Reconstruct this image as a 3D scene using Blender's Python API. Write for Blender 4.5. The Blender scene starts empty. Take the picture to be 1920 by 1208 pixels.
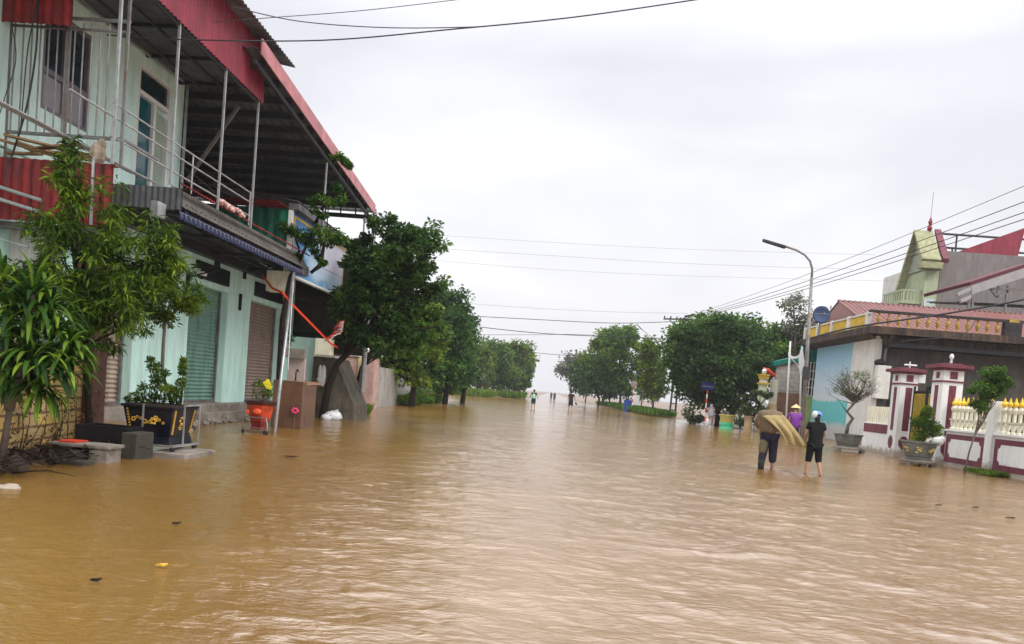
import bpy, bmesh, math, random
import numpy as np
from mathutils import Vector, Matrix
random.seed(7)
S = bpy.context.scene
# ---------------------------------------------------------------- camera
FPX, CX, CY, VPX, VPY, SLOPE, EYE = 1400., 960., 790., 1035., 735., .082, 1.55
def _cv(px, py): return Vector((px-CX, -(py-CY), -FPX))
_Y = _cv(VPX, VPY).normalized()
_Z = _Y.cross(_cv(VPX-500, VPY-500*SLOPE)).normalized()
if _Z.y < 0: _Z = -_Z
_X = _Y.cross(_Z)
ROT = Matrix((_X, _Y, _Z))
cd = bpy.data.cameras.new('camera'); cam = bpy.data.objects.new('camera', cd)
S.collection.objects.link(cam); S.camera = cam
cd.sensor_width = 36; cd.lens = FPX/1920*36; cd.shift_y = (CY-604)/1920
cd.clip_start = .05; cd.clip_end = 6000
cam.matrix_world = Matrix.Translation((0, 0, EYE)) @ ROT.to_4x4()
def at(px, py, ax, val):
    """world point where the sight line through a photo pixel meets the plane axis=val"""
    r = ROT @ _cv(px, py); c = Vector((0, 0, EYE)); return c + r*((val-c[ax])/r[ax])
def Yp(px, py, y): return at(px, py, 1, y)
def Xp(px, py, x): return at(px, py, 0, x)
def Gp(px, py, z=0.): return at(px, py, 2, z)
# ---------------------------------------------------------------- sky and light
SUN_EL, SUN_AZ = math.radians(45), math.radians(130)
w = bpy.data.worlds.new("World"); S.world = w; w.use_nodes = True
nt = w.node_tree; nt.nodes.clear(); N = nt.nodes.new; L = nt.links.new
def nd(nt, t, **k):
    n = nt.nodes.new(t)
    for a, b in k.items(): setattr(n, a, b)
    return n
wo = N('ShaderNodeOutputWorld'); bg = N('ShaderNodeBackground'); add = N('ShaderNodeAddShader'); bg2 = N('ShaderNodeBackground')
sky = nd(nt, 'ShaderNodeTexSky', sky_type='NISHITA', sun_disc=False); sky.sun_elevation = SUN_EL; sky.sun_rotation = SUN_AZ
sky.dust_density = 6
L(sky.outputs[0], bg.inputs[0]); bg.inputs[1].default_value = .012
tc = N('ShaderNodeTexCoord'); sep = N('ShaderNodeSeparateXYZ'); L(tc.outputs['Generated'], sep.inputs[0])
grad = N('ShaderNodeValToRGB'); L(sep.outputs[2], grad.inputs[0])     # overcast: brighter towards the zenith
e = grad.color_ramp.elements
e[0].position = 0; e[0].color = (.74, .73, .745, 1); e[1].position = 1; e[1].color = (2.3, 2.3, 2.36, 1)
for p, c in ((.06, (.72, .715, .725, 1)), (.20, (.68, .678, .69, 1)), (.40, (.64, .64, .665, 1)), (.60, (1.3, 1.3, 1.36, 1))):
    q = e.new(p); q.color = c
mp = N('ShaderNodeMapping'); mp.inputs['Scale'].default_value = (1.3, 1.3, 3.2); L(tc.outputs['Generated'], mp.inputs[0])
nz = N('ShaderNodeTexNoise'); nz.inputs['Scale'].default_value = 1.6; nz.inputs['Detail'].default_value = 5; nz.inputs['Roughness'].default_value = .45; nz.inputs['Distortion'].default_value = .3
L(mp.outputs[0], nz.inputs[0])
cr = N('ShaderNodeValToRGB'); L(nz.outputs[0], cr.inputs[0])
cr.color_ramp.elements[0].position = .42; cr.color_ramp.elements[0].color = (.86, .86, .885, 1)
cr.color_ramp.elements[1].position = .60; cr.color_ramp.elements[1].color = (1.02, 1.02, 1.025, 1)
mx = nd(nt, 'ShaderNodeMix', data_type='RGBA', blend_type='MULTIPLY'); mx.inputs[0].default_value = 1
L(grad.outputs[0], mx.inputs[6]); L(cr.outputs[0], mx.inputs[7]); L(mx.outputs[2], bg2.inputs[0]); bg2.inputs[1].default_value = 1.0
L(bg.outputs[0], add.inputs[0]); L(bg2.outputs[0], add.inputs[1]); L(add.outputs[0], wo.inputs[0])
sd = bpy.data.lights.new('sun', 'SUN'); sd.energy = 1.15; sd.angle = math.radians(25); sd.color = (1, .97, .93)
so = bpy.data.objects.new('sun', sd); S.collection.objects.link(so)
so.rotation_euler = (math.radians(45), 0, math.radians(50))
S.view_settings.view_transform = 'Standard'; S.view_settings.look = 'None'; S.view_settings.gamma = 1; S.view_settings.exposure = 0.54
S.cycles.max_bounces = 6; S.cycles.transparent_max_bounces = 8
# ---------------------------------------------------------------- materials
def mat(name, col, rough=.7, var=.18, scale=2.5, bump=0., bscale=30, dirt=None, dirt_amt=.4, dscale=1.2, streak=False, metal=0., spec=.22, emit=None, tide=None):
    m = bpy.data.materials.new(name); m.use_nodes = True; t = m.node_tree
    b = t.nodes['Principled BSDF']; b.inputs['Roughness'].default_value = rough; b.inputs['Metallic'].default_value = metal
    b.inputs['Specular IOR Level'].default_value = spec
    g = t.nodes.new('ShaderNodeNewGeometry')
    n = t.nodes.new('ShaderNodeTexNoise'); n.inputs['Scale'].default_value = scale; n.inputs['Detail'].default_value = 6; n.inputs['Roughness'].default_value = .65
    t.links.new(g.outputs['Position'], n.inputs['Vector'])
    r = t.nodes.new('ShaderNodeValToRGB'); t.links.new(n.outputs[0], r.inputs[0])
    r.color_ramp.elements[0].position = .3; r.color_ramp.elements[1].position = .7
    r.color_ramp.elements[0].color = tuple(c*(1-var) for c in col)+(1,); r.color_ramp.elements[1].color = tuple(min(1, c*(1+var)) for c in col)+(1,)
    out = r.outputs[0]
    if dirt:
        mp = t.nodes.new('ShaderNodeMapping'); mp.inputs['Scale'].default_value = (dscale*2.2, dscale*2.2, dscale*.35) if streak else (dscale,)*3
        t.links.new(g.outputs['Position'], mp.inputs[0])
        n2 = t.nodes.new('ShaderNodeTexNoise'); n2.inputs['Scale'].default_value = 1.7; n2.inputs['Detail'].default_value = 7; n2.inputs['Roughness'].default_value = .7
        t.links.new(mp.outputs[0], n2.inputs['Vector'])
        r2 = t.nodes.new('ShaderNodeValToRGB'); t.links.new(n2.outputs[0], r2.inputs[0])
        r2.color_ramp.elements[0].position = .44; r2.color_ramp.elements[0].color = (0, 0, 0, 1)
        r2.color_ramp.elements[1].position = .70; r2.color_ramp.elements[1].color = (dirt_amt*1.6,)*3+(1,)
        x = t.nodes.new('ShaderNodeMix'); x.data_type = 'RGBA'; x.clamp_factor = True
        t.links.new(r2.outputs[0], x.inputs[0]); t.links.new(out, x.inputs[6]); x.inputs[7].default_value = tuple(dirt)+(1,)
        out = x.outputs[2]
    if tide:      # flood mud dried on in an uneven band
        sp = t.nodes.new('ShaderNodeSeparateXYZ'); t.links.new(g.outputs['Position'], sp.inputs[0])
        n4 = t.nodes.new('ShaderNodeTexNoise'); n4.inputs['Scale'].default_value = 2.6; n4.inputs['Detail'].default_value = 7; n4.inputs['Roughness'].default_value = .75; t.links.new(g.outputs['Position'], n4.inputs[0])
        ma = t.nodes.new('ShaderNodeMath'); ma.operation = 'MULTIPLY_ADD'; ma.inputs[1].default_value = -1.1; t.links.new(n4.outputs[0], ma.inputs[0]); t.links.new(sp.outputs[2], ma.inputs[2])
        m4 = t.nodes.new('ShaderNodeMapRange'); m4.inputs[1].default_value = -.42+tide; m4.inputs[2].default_value = -.22+tide; m4.inputs[3].default_value = .75; m4.inputs[4].default_value = 0; t.links.new(ma.outputs[0], m4.inputs[0])
        x4 = t.nodes.new('ShaderNodeMix'); x4.data_type = 'RGBA'; t.links.new(m4.outputs[0], x4.inputs[0]); t.links.new(out, x4.inputs[6]); x4.inputs[7].default_value = (.24, .17, .10, 1); out = x4.outputs[2]
    t.links.new(out, b.inputs['Base Color'])
    if bump:
        n3 = t.nodes.new('ShaderNodeTexNoise'); n3.inputs['Scale'].default_value = bscale; n3.inputs['Detail'].default_value = 4
        t.links.new(g.outputs['Position'], n3.inputs['Vector'])
        bp = t.nodes.new('ShaderNodeBump'); bp.inputs['Strength'].default_value = bump; bp.inputs['Distance'].default_value = .02
        t.links.new(n3.outputs[0], bp.inputs['Height']); t.links.new(bp.outputs[0], b.inputs['Normal'])
    if emit: b.inputs['Emission Color'].default_value = tuple(emit)+(1,); b.inputs['Emission Strength'].default_value = 1
    return m
def leafmat(name, dark, mid, light, rough=.55, trans=.38):
    m = bpy.data.materials.new(name); m.use_nodes = True; t = m.node_tree; b = t.nodes['Principled BSDF']; b.inputs['Roughness'].default_value = rough; b.inputs['Specular IOR Level'].default_value = .18
    a = t.nodes.new('ShaderNodeAttribute'); a.attribute_name = 'var'
    r = t.nodes.new('ShaderNodeValToRGB'); t.links.new(a.outputs['Fac'], r.inputs[0])
    e = r.color_ramp.elements; e[0].position = .05; e[0].color = dark+(1,); e[1].position = .95; e[1].color = light+(1,); q = e.new(.5); q.color = mid+(1,)
    t.links.new(r.outputs[0], b.inputs['Base Color'])
    tr = t.nodes.new('ShaderNodeBsdfTranslucent'); t.links.new(r.outputs[0], tr.inputs[0])
    mx = t.nodes.new('ShaderNodeMixShader'); mx.inputs[0].default_value = trans
    o = t.nodes['Material Output']; t.links.new(b.outputs[0], mx.inputs[1]); t.links.new(tr.outputs[0], mx.inputs[2]); t.links.new(mx.outputs[0], o.inputs[0])
    return m
def brickmat(name, c1, c2, mortar, sc, w=.5, h=.25, rough=.8, axis='x', msize=.02):
    m = bpy.data.materials.new(name); m.use_nodes = True; t = m.node_tree; b = t.nodes['Principled BSDF']; b.inputs['Roughness'].default_value = rough
    g = t.nodes.new('ShaderNodeNewGeometry'); s = t.nodes.new('ShaderNodeSeparateXYZ'); t.links.new(g.outputs['Position'], s.inputs[0])
    c = t.nodes.new('ShaderNodeCombineXYZ')
    ad = t.nodes.new('ShaderNodeMath'); ad.operation = 'ADD'; t.links.new(s.outputs[0], ad.inputs[0]); t.links.new(s.outputs[1], ad.inputs[1])
    t.links.new(ad.outputs[0], c.inputs[0]); t.links.new(s.outputs[2], c.inputs[1])
    br = t.nodes.new('ShaderNodeTexBrick'); br.inputs['Scale'].default_value = sc; br.inputs['Brick Width'].default_value = w; br.inputs['Row Height'].default_value = h; br.inputs['Mortar Size'].default_value = msize
    br.inputs['Color1'].default_value = c1+(1,); br.inputs['Color2'].default_value = c2+(1,); br.inputs['Mortar'].default_value = mortar+(1,)
    t.links.new(c.outputs[0], br.inputs['Vector'])
    n = t.nodes.new('ShaderNodeTexNoise'); n.inputs['Scale'].default_value = 2.; n.inputs['Detail'].default_value = 7; t.links.new(g.outputs['Position'], n.inputs[0])
    r = t.nodes.new('ShaderNodeValToRGB'); t.links.new(n.outputs[0], r.inputs[0]); r.color_ramp.elements[0].position = .3; r.color_ramp.elements[0].color = (.55, .53, .5, 1); r.color_ramp.elements[1].position = .65
    x = t.nodes.new('ShaderNodeMix'); x.data_type = 'RGBA'; x.blend_type = 'MULTIPLY'; x.inputs[0].default_value = .8
    t.links.new(br.outputs[0], x.inputs[6]); t.links.new(r.outputs[0], x.inputs[7]); t.links.new(x.outputs[2], b.inputs['Base Color'])
    bp = t.nodes.new('ShaderNodeBump'); bp.inputs['Strength'].default_value = .6; bp.inputs['Distance'].default_value = .01; bp.invert = True
    t.links.new(br.outputs['Fac'], bp.inputs['Height']); t.links.new(bp.outputs[0], b.inputs['Normal'])
    return m
grime = (.06, .05, .04)
M = dict(
 mint=mat('mint_paint', (.62, .82, .76), .75, .05, 1.2, .1, 40, dirt=(.28, .38, .34), dirt_amt=.28, streak=True),
 mint2=mat('mint_paint_lower', (.55, .80, .73), .75, .06, 1.5, .1, 40, dirt=(.28, .38, .33), dirt_amt=.28, streak=True),
 red=mat('maroon_metal_sheet', (.26, .035, .058), .38, .2, 3, dirt=(.12, .03, .03), dirt_amt=.45, streak=True),
 redd=mat('old_red_metal_sheet', (.26, .022, .024), .45, .3, 4, dirt=(.05, .02, .02), dirt_amt=.7, streak=True),
 orangered=mat('rusty_orange_sheet', (.34, .07, .03), .5, .3, 4, dirt=(.10, .05, .03), dirt_amt=.7, streak=True),
 pinkfascia=mat('pink_fascia_sheet', (.45, .16, .17), .35, .2, 2, dirt=(.22, .08, .08), dirt_amt=.6),
 roofgrey=mat('grey_metal_roof', (.17, .17, .175), .45, .25, 2, dirt=(.06, .05, .045), dirt_amt=.6, metal=.2),
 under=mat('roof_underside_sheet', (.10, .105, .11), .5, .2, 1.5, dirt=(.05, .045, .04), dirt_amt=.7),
 purlin=mat('painted_steel_purlin', (.035, .037, .04), .5, .2, 3),
 galv=mat('galvanised_pipe', (.42, .43, .44), .38, .2, 6, metal=.6, dirt=(.22, .17, .13), dirt_amt=.4),
 galvd=mat('weathered_pipe', (.22, .22, .22), .45, .3, 6, metal=.5, dirt=(.16, .09, .05), dirt_amt=.5),
 glass=mat('dark_glass', (.02, .035, .045), .08, .2, 1, spec=.8),
 tealglass=mat('teal_glass', (.01, .09, .11), .1, .3, 1, spec=.8),
 winframe=mat('grey_window_frame', (.16, .15, .17), .5, .2, 3),
 white=mat('white_paint', (.74, .75, .73), .6, .04, 3, dirt=(.46, .44, .39), dirt_amt=.22, streak=True, dscale=.7, tide=.05),
 whited=mat('weathered_white_plaster', (.62, .62, .58), .8, .08, 2, .1, dirt=(.40, .37, .32), dirt_amt=.35, streak=True, dscale=.8, tide=.1),
 shutbeige=mat('beige_shutter', (.42, .33, .26), .5, .16, 2, dirt=(.16, .12, .09), dirt_amt=.55, streak=True),
 shutgreen=mat('sea_green_shutter', (.17, .31, .26), .45, .16, 2, dirt=(.08, .13, .10), dirt_amt=.65, streak=True),
 shuttan=mat('taupe_shutter', (.27, .20, .17), .5, .14, 2, dirt=(.13, .09, .07), dirt_amt=.4, streak=True),
 brownpost=mat('brown_tiled_post', (.11, .045, .035), .4, .3, 5, dirt=(.05, .03, .02), dirt_amt=.5, streak=True),
 concrete=mat('concrete', (.24, .21, .18), .85, .25, 3, .3, 25, dirt=(.09, .075, .055), dirt_amt=.6),
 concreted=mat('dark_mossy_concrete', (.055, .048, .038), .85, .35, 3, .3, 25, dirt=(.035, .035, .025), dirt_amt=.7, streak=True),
 mud=mat('mud', (.20, .12, .06), .35, .35, 1.2, .5, 9, dirt=(.09, .055, .03), dirt_amt=.6),
 yellowstone=brickmat('yellow_stone_blocks', (.62, .42, .12), (.50, .36, .17), (.22, .13, .06), 1.0, .42, .2),
 green=mat('dark_green_sheet', (.012, .13, .075), .4, .25, 2, dirt=(.01, .06, .04), dirt_amt=.6, streak=True),
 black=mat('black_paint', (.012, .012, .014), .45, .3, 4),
 rubber=mat('black_rubber', (.02, .02, .02), .7, .2, 6),
 bark=mat('dark_wet_bark', (.020, .014, .011), .85, .4, 8, .8, 18),
 barkg=mat('grey_bark', (.13, .105, .085), .8, .3, 8, .8, 18),
 gold=mat('gold_ochre_paint', (.62, .36, .05), .45, .25, 8),
 yellow=mat('yellow_paint', (.62, .44, .06), .5, .15, 5, dirt=(.3, .2, .05), dirt_amt=.4),
 cream=mat('cream_paint', (.72, .70, .55), .6, .08, 4, dirt=(.45, .40, .28), dirt_amt=.4, streak=True),
 wood=mat('weathered_planks', (.30, .18, .09), .8, .4, 6, .4, 20, dirt=(.12, .07, .04), dirt_amt=.6),
 redplastic=mat('red_plastic', (.55, .05, .025), .4, .1, 3),
 orangetile=brickmat('orange_brown_tiles', (.15, .07, .038), (.135, .062, .034), (.10, .05, .03), 1.0, .4, .3, .4, msize=.008),
 pinktile=brickmat('pink_tile_cladding', (.52, .33, .28), (.47, .29, .25), (.38, .25, .22), 1.0, .3, .25, .5, msize=.006),
 navy=mat('navy_fringe_cloth', (.03, .035, .085), .8, .2, 10),
 orangetape=mat('red_orange_barrier_tape', (.62, .05, .018), .55, .15, 4),
 bag=mat('white_plastic_bag', (.62, .62, .64), .35, .15, 6, .4, 8),
 soil=mat('dark_soil', (.04, .028, .02), .9, .3, 8, .5),
)
# ---------------------------------------------------------------- mesh helpers
C = bpy.context.collection
class MB:
    def __init__(s): s.v = []; s.f = []
    def add(s, vs, fs):
        o = len(s.v); s.v += [tuple(v) for v in vs]; s.f += [tuple(i+o for i in f) for f in fs]; return s
    def box(s, x0, x1, y0, y1, z0, z1):
        return s.add([(x0,y0,z0),(x1,y0,z0),(x1,y1,z0),(x0,y1,z0),(x0,y0,z1),(x1,y0,z1),(x1,y1,z1),(x0,y1,z1)],
                     [(0,3,2,1),(4,5,6,7),(0,1,5,4),(1,2,6,5),(2,3,7,6),(3,0,4,7)])
    def obox(s, c, size, rz=0, rx=0, ry=0):
        R = Matrix.Rotation(rz, 3, 'Z') @ Matrix.Rotation(ry, 3, 'Y') @ Matrix.Rotation(rx, 3, 'X'); c = Vector(c); a, b, d = [q/2 for q in size]
        return s.add([c+R@Vector(p) for p in [(-a,-b,-d),(a,-b,-d),(a,b,-d),(-a,b,-d),(-a,-b,d),(a,-b,d),(a,b,d),(-a,b,d)]],
                     [(0,3,2,1),(4,5,6,7),(0,1,5,4),(1,2,6,5),(2,3,7,6),(3,0,4,7)])
    def beam(s, a, b, w, h=None):
        """square bar from a to b"""
        a, b = Vector(a), Vector(b); h = h or w; d = (b-a).normalized(); u = Vector((0,0,1)) if abs(d.z) < .9 else Vector((0,1,0))
        x = d.cross(u).normalized()*w/2; y = d.cross(x).normalized()*h/2
        return s.add([a-x-y, a+x-y, a+x+y, a-x+y, b-x-y, b+x-y, b+x+y, b-x+y], [(0,3,2,1),(4,5,6,7),(0,1,5,4),(1,2,6,5),(2,3,7,6),(3,0,4,7)])
    def tube(s, pts, r, seg=7):
        pts = [Vector(p) for p in pts]; n = len(pts); rs = r if isinstance(r, (list, tuple)) else [r]*n
        o = len(s.v); prev = None
        for i, p in enumerate(pts):
            d = (pts[min(i+1, n-1)]-pts[max(i-1, 0)]).normalized()
            if prev is None: u = d.cross(Vector((0,0,1)) if abs(d.z) < .9 else Vector((1,0,0))).normalized()
            else: u = (prev-d*prev.dot(d)).normalized()
            prev = u; w = d.cross(u)
            for k in range(seg):
                a = 2*math.pi*k/seg; s.v.append(tuple(p+(u*math.cos(a)+w*math.sin(a))*rs[i]))
        for i in range(n-1):
            for k in range(seg):
                k2 = (k+1) % seg; s.f.append((o+i*seg+k, o+i*seg+k2, o+(i+1)*seg+k2, o+(i+1)*seg+k))
        s.f.append(tuple(o+k for k in reversed(range(seg)))); s.f.append(tuple(o+(n-1)*seg+k for k in range(seg)))
        return s
    def prism(s, poly, vec):
        poly = [Vector(p) for p in poly]; v = Vector(vec); n = len(poly)
        return s.add(poly+[p+v for p in poly], [tuple(reversed(range(n))), tuple(range(n, 2*n))]+[(i, (i+1) % n, n+(i+1) % n, n+i) for i in range(n)])
    def quad(s, a, b, c, d): return s.add([a, b, c, d], [(0,1,2,3)])
    def corr(s, P, U, V, pitch=.15, amp=.02, t=.006, nv=1):
        """corrugated sheet with real thickness: waves repeat along U, ridges run along V"""
        P, U, V = Vector(P), Vector(U), Vector(V); nrm = U.cross(V).normalized(); k = max(2, int(U.length/pitch)); n = k*6
        o = len(s.v)
        for side in (0, 1):
            for j in range(nv+1):
                for i in range(n+1):
                    h = amp*max(-.75, min(.75, 1.3*math.sin(2*math.pi*i/6.)))
                    s.v.append(tuple(P+U*(i/n)+V*(j/nv)+nrm*(h+(t if side else 0))))
        m = (n+1)*(nv+1)
        for j in range(nv):
            for i in range(n):
                a = o+j*(n+1)+i; s.f.append((a, a+1, a+n+2, a+n+1)); s.f.append((a+m, a+m+n+1, a+m+n+2, a+m+1))
        for j in (0, nv):
            for i in range(n):
                a = o+j*(n+1)+i; s.f.append((a, a+m, a+m+1, a+1))
        return s
    def lathe(s, prof, c, seg=20):
        c = Vector(c); o = len(s.v); n = len(prof)
        for r, z in prof:
            for k in range(seg): a = 2*math.pi*k/seg; s.v.append((c.x+r*math.cos(a), c.y+r*math.sin(a), c.z+z))
        for i in range(n-1):
            for k in range(seg): k2 = (k+1) % seg; s.f.append((o+i*seg+k, o+i*seg+k2, o+(i+1)*seg+k2, o+(i+1)*seg+k))
        s.f.append(tuple(o+k for k in reversed(range(seg)))); s.f.append(tuple(o+(n-1)*seg+k for k in range(seg)))
        return s
    def ball(s, c, r, seg=14, rings=9):
        rr = r if isinstance(r, (tuple, list)) else (r, r, r); c = Vector(c); o = len(s.v)
        for i in range(rings+1):
            t = math.pi*(i+.001)/(rings+.002)
            for k in range(seg):
                a = 2*math.pi*k/seg; s.v.append((c.x+rr[0]*math.sin(t)*math.cos(a), c.y+rr[1]*math.sin(t)*math.sin(a), c.z-rr[2]*math.cos(t)))
        for i in range(rings):
            for k in range(seg): k2 = (k+1) % seg; s.f.append((o+i*seg+k, o+i*seg+k2, o+(i+1)*seg+k2, o+(i+1)*seg+k))
        return s
    def build(s, name, m, parent=None, loc=None, smooth=False, bevel=0):
        me = bpy.data.meshes.new(name)
        wl = Vector((0,0,0))
        if parent is not None:
            p = parent
            while p: wl += p.location; p = p.parent
        l = Vector(loc) if loc is not None else (Vector((0,0,0)))
        off = wl+l if parent is not None else l
        me.from_pydata([(a-off.x, b-off.y, c-off.z) for a, b, c in s.v], [], s.f); me.update()
        if isinstance(m, str): m = M[m]
        me.materials.append(m)
        if smooth: me.polygons.foreach_set('use_smooth', [True]*len(me.polygons))
        o = bpy.data.objects.new(name, me); C.objects.link(o); o.location = l
        if parent is not None: o.parent = parent
        if bevel: b = o.modifiers.new('bevel', 'BEVEL'); b.width = bevel; b.segments = 2; b.limit_method = 'ANGLE'
        return o
def empty(name, loc):
    o = bpy.data.objects.new(name, None); C.objects.link(o); o.location = loc; o.empty_display_size = .2; return o
def tag(o, label=None, cat=None, group=None, kind=None):
    if label: o['label'] = label
    if cat: o['category'] = cat
    if group: o['group'] = group
    if kind: o['kind'] = kind
    return o
def thing(name, loc, label, cat, group=None): return tag(empty(name, loc), label, cat, group)
def copy_tree(o, parent=None):
    c = o.copy(); C.objects.link(c); c.parent = parent
    for ch in list(o.children): copy_tree(ch, c)
    return c
def catenary(a, b, sag, n=24):
    a, b = Vector(a), Vector(b); return [a+(b-a)*(i/n)-Vector((0,0,sag*4*(i/n)*(1-i/n))) for i in range(n+1)]
# foliage ------------------------------------------------------------------------------------
def leaves(name, m, parent, clumps, per, size, aspect=.5, droop=.3, seed=1, fold=.15, outward=0., center=None):
    """many leaf-sized faces scattered in clumps: clumps = [(centre, radius)]"""
    rg = np.random.default_rng(seed); cs = np.array([tuple(c) for c, r in clumps]); rs = np.array([r for c, r in clumps])
    k = len(cs); idx = np.repeat(np.arange(k), per); n = len(idx)
    d = rg.normal(size=(n, 3)); d /= np.linalg.norm(d, axis=1)[:, None]
    p = cs[idx]+d*(rs[idx]*rg.random(n)**.45)[:, None]*np.array([1, 1, .8])
    a = rg.normal(size=(n, 3))+d*1.0; a[:, 2] = a[:, 2]*.7-droop*1.6; a /= np.linalg.norm(a, axis=1)[:, None]
    b = np.cross(a, rg.normal(size=(n, 3))*.6+np.array([0, 0, 1.])); b /= (np.linalg.norm(b, axis=1)[:, None]+1e-9)
    nn = np.cross(b, a); sz = size*(.65+.7*rg.random(n))[:, None]
    v = np.empty((n, 4, 3)); v[:, 0] = p; v[:, 1] = p+a*sz*.5+b*sz*aspect*.5+nn*sz*fold; v[:, 2] = p+a*sz; v[:, 3] = p+a*sz*.5-b*sz*aspect*.5+nn*sz*fold
    me = bpy.data.meshes.new(name); me.vertices.add(n*4); me.loops.add(n*4); me.polygons.add(n)
    off = np.zeros(3)
    if parent is not None:
        q = parent
        while q: off += np.array(q.location); q = q.parent
    me.vertices.foreach_set('co', (v-off).reshape(-1).astype(np.float32)); me.loops.foreach_set('vertex_index', np.arange(n*4, dtype=np.int32))
    me.polygons.foreach_set('loop_start', np.arange(0, n*4, 4, dtype=np.int32)); me.update(calc_edges=True)
    at_ = me.attributes.new('var', 'FLOAT', 'FACE'); cl = rg.random(k)
    at_.data.foreach_set('value', np.clip(.55*cl[idx]+.45*rg.random(n)+.12*rg.normal(size=n), 0, 1).astype(np.float32))
    me.materials.append(m if not isinstance(m, str) else M[m]); o = bpy.data.objects.new(name, me); C.objects.link(o)
    if parent is not None: o.parent = parent
    return o
def clumps_in(ells, n, r, seed=1, shell=.5):
    """clump centres spread through ellipsoids [(centre, (rx, ry, rz))], weighted by size"""
    rg = random.Random(seed); vol = [e[1][0]*e[1][1]*e[1][2] for e in ells]; out = []
    while len(out) < n:
        c, R = rg.choices(ells, vol)[0]
        d = Vector((rg.gauss(0,1), rg.gauss(0,1), rg.gauss(0,1))).normalized(); q = (shell+(1-shell)*rg.random()**.6)*(rg.uniform(1, 1.17) if rg.random() < .22 else 1)
        out.append((Vector(c)+Vector((d.x*R[0], d.y*R[1], d.z*R[2]))*q, r*(.45+1.0*rg.random()**1.3)))
    return out
def ell(px, py, rx, ry, y, dy=None):
    """ellipsoid at depth y covering rx,ry photo pixels"""
    c = Yp(px, py, y); k = y/FPX; return (c, (rx*k, dy if dy else (rx+ry)/2*k, ry*k))
def tree(name, label, cat, trunk, tr, ells, nc, cr, per, size, m, bark='bark', group=None, aspect=.5, droop=.3, seed=1, limbs=14, shell=.5, extra=None):
    if name in ('round_tree', 'roadside_tree', 'far_tree'): nc = int(nc*.74); limbs += 10
    base = Vector(trunk[0]); t = thing(name, base, label, cat, group)
    cl = clumps_in(ells, nc, cr, seed, shell); rg = random.Random(seed+50)
    mb = MB(); mb.tube(trunk, tr, 9); top = Vector(trunk[-1]); n = len(trunk)
    for i in range(limbs):
        c, r = cl[rg.randrange(len(cl))]; k = rg.uniform(.45, 1)*(n-1); j = min(int(k), n-2); s0 = Vector(trunk[j]).lerp(Vector(trunk[j+1]), k-j)
        if c.z < s0.z-.2: s0 = Vector(trunk[max(0, j-1)]).lerp(Vector(trunk[j]), .7)
        mid = s0.lerp(c, .5)+Vector((rg.uniform(-.1,.1), rg.uniform(-.1,.1), rg.uniform(0,.15)))*(c-s0).length
        q = tr[-1]*.85; mb.tube([s0, s0.lerp(mid,.5)+Vector((0,0,.02)), mid, mid.lerp(c,.6), c], [q, q*.8, q*.6, q*.4, q*.2], 5)
    mb.build('trunk', bark, t, smooth=True)
    leaves('crown', m, t, cl+(extra or []), per, size, aspect, droop, seed)
    return t
LM = dict(
 dark=leafmat('dark_green_leaves', (.012,.036,.008), (.036,.088,.016), (.11,.20,.035)),
 mid=leafmat('mid_green_leaves', (.014,.05,.007), (.05,.125,.014), (.16,.27,.03)),
 yell=leafmat('yellow_green_leaves', (.02,.06,.005), (.085,.16,.012), (.24,.31,.03)),
 blue=leafmat('blue_green_leaves', (.016,.052,.012), (.046,.12,.025), (.13,.24,.045)),
 willow=leafmat('narrow_peach_leaves', (.012,.038,.003), (.05,.105,.007), (.21,.30,.02), trans=.3),
 drac=leafmat('glossy_strap_leaves', (.008,.035,.004), (.03,.09,.008), (.17,.27,.02), rough=.6, trans=.3),
 bonsai=leafmat('conifer_leaves', (.03,.05,.015), (.07,.10,.03), (.13,.16,.05)),
 grass=leafmat('grass_blades', (.03,.08,.006), (.09,.18,.015), (.22,.32,.03)),
 dead=leafmat('dry_vine_leaves', (.05,.03,.015), (.11,.06,.03), (.17,.11,.05)),
 pale=leafmat('pale_olive_leaves', (.09,.10,.07), (.16,.18,.12), (.28,.30,.22)),
)
# ================================================================ SETTING
def shore_left(y):  return float(np.interp(y, [-10, 8, 11, 13, 16, 18, 23, 25, 31, 44, 50, 72, 76, 110, 116, 140, 400], [-6.0, -6.55, -6.75, -7.3, -8.0, -8.75, -8.8, -8.2, -8.6, -10.8, -8.2, -8.8, -40, -40, -8.6, -3.6, -4.0]))
def shore_right(y): return float(np.interp(y, [-10, 23, 30, 34, 46, 56, 70, 95, 134, 400], [14.9, 14.9, 15.2, 14.6, 14.6, 12.6, 11.6, 8.2, 4.6, 4.4]))
def hash_noise(x, y, seed=3):
    rg = np.random.default_rng(seed); h = 0
    for i in range(14):
        k = .25*1.38**i; a = rg.random()*6.28; h = h+np.sin((x*np.cos(a)+y*np.sin(a))*k*2+rg.random()*6.28)/(1+i*.55)
    return h/4
xs = np.concatenate([np.linspace(-900, -45, 12), np.linspace(-42, -13, 30), np.arange(-12, -5.5, .12), np.linspace(-5, 7, 16), np.arange(7.4, 17, .2), np.linspace(18, 60, 30), np.linspace(80, 900, 10)])
ys = np.concatenate([np.arange(-12, 32, .16), np.arange(32, 80, .5), np.linspace(82, 200, 60), np.linspace(210, 2500, 20)])
X, Yg = np.meshgrid(xs, ys); sl = np.array([shore_left(y) for y in ys])[:, None]; sr = np.array([shore_right(y) for y in ys])[:, None]
def sst(t): t = np.clip(t, 0, 1); return t*t*(3-2*t)
nz_ = hash_noise(X, Yg)
Z = -.35+.37*sst((sl-X)/.5+.5+nz_*.25)+.22*sst((sl-X-.4)/1.4)+.42*sst((X-sr)/.8+.4+nz_*.2)+nz_*.035*(np.abs(X) < 60)
Z = np.where((Yg > 130) & (np.abs(X) < 300), np.minimum(Z+.05, .4), Z)
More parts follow.
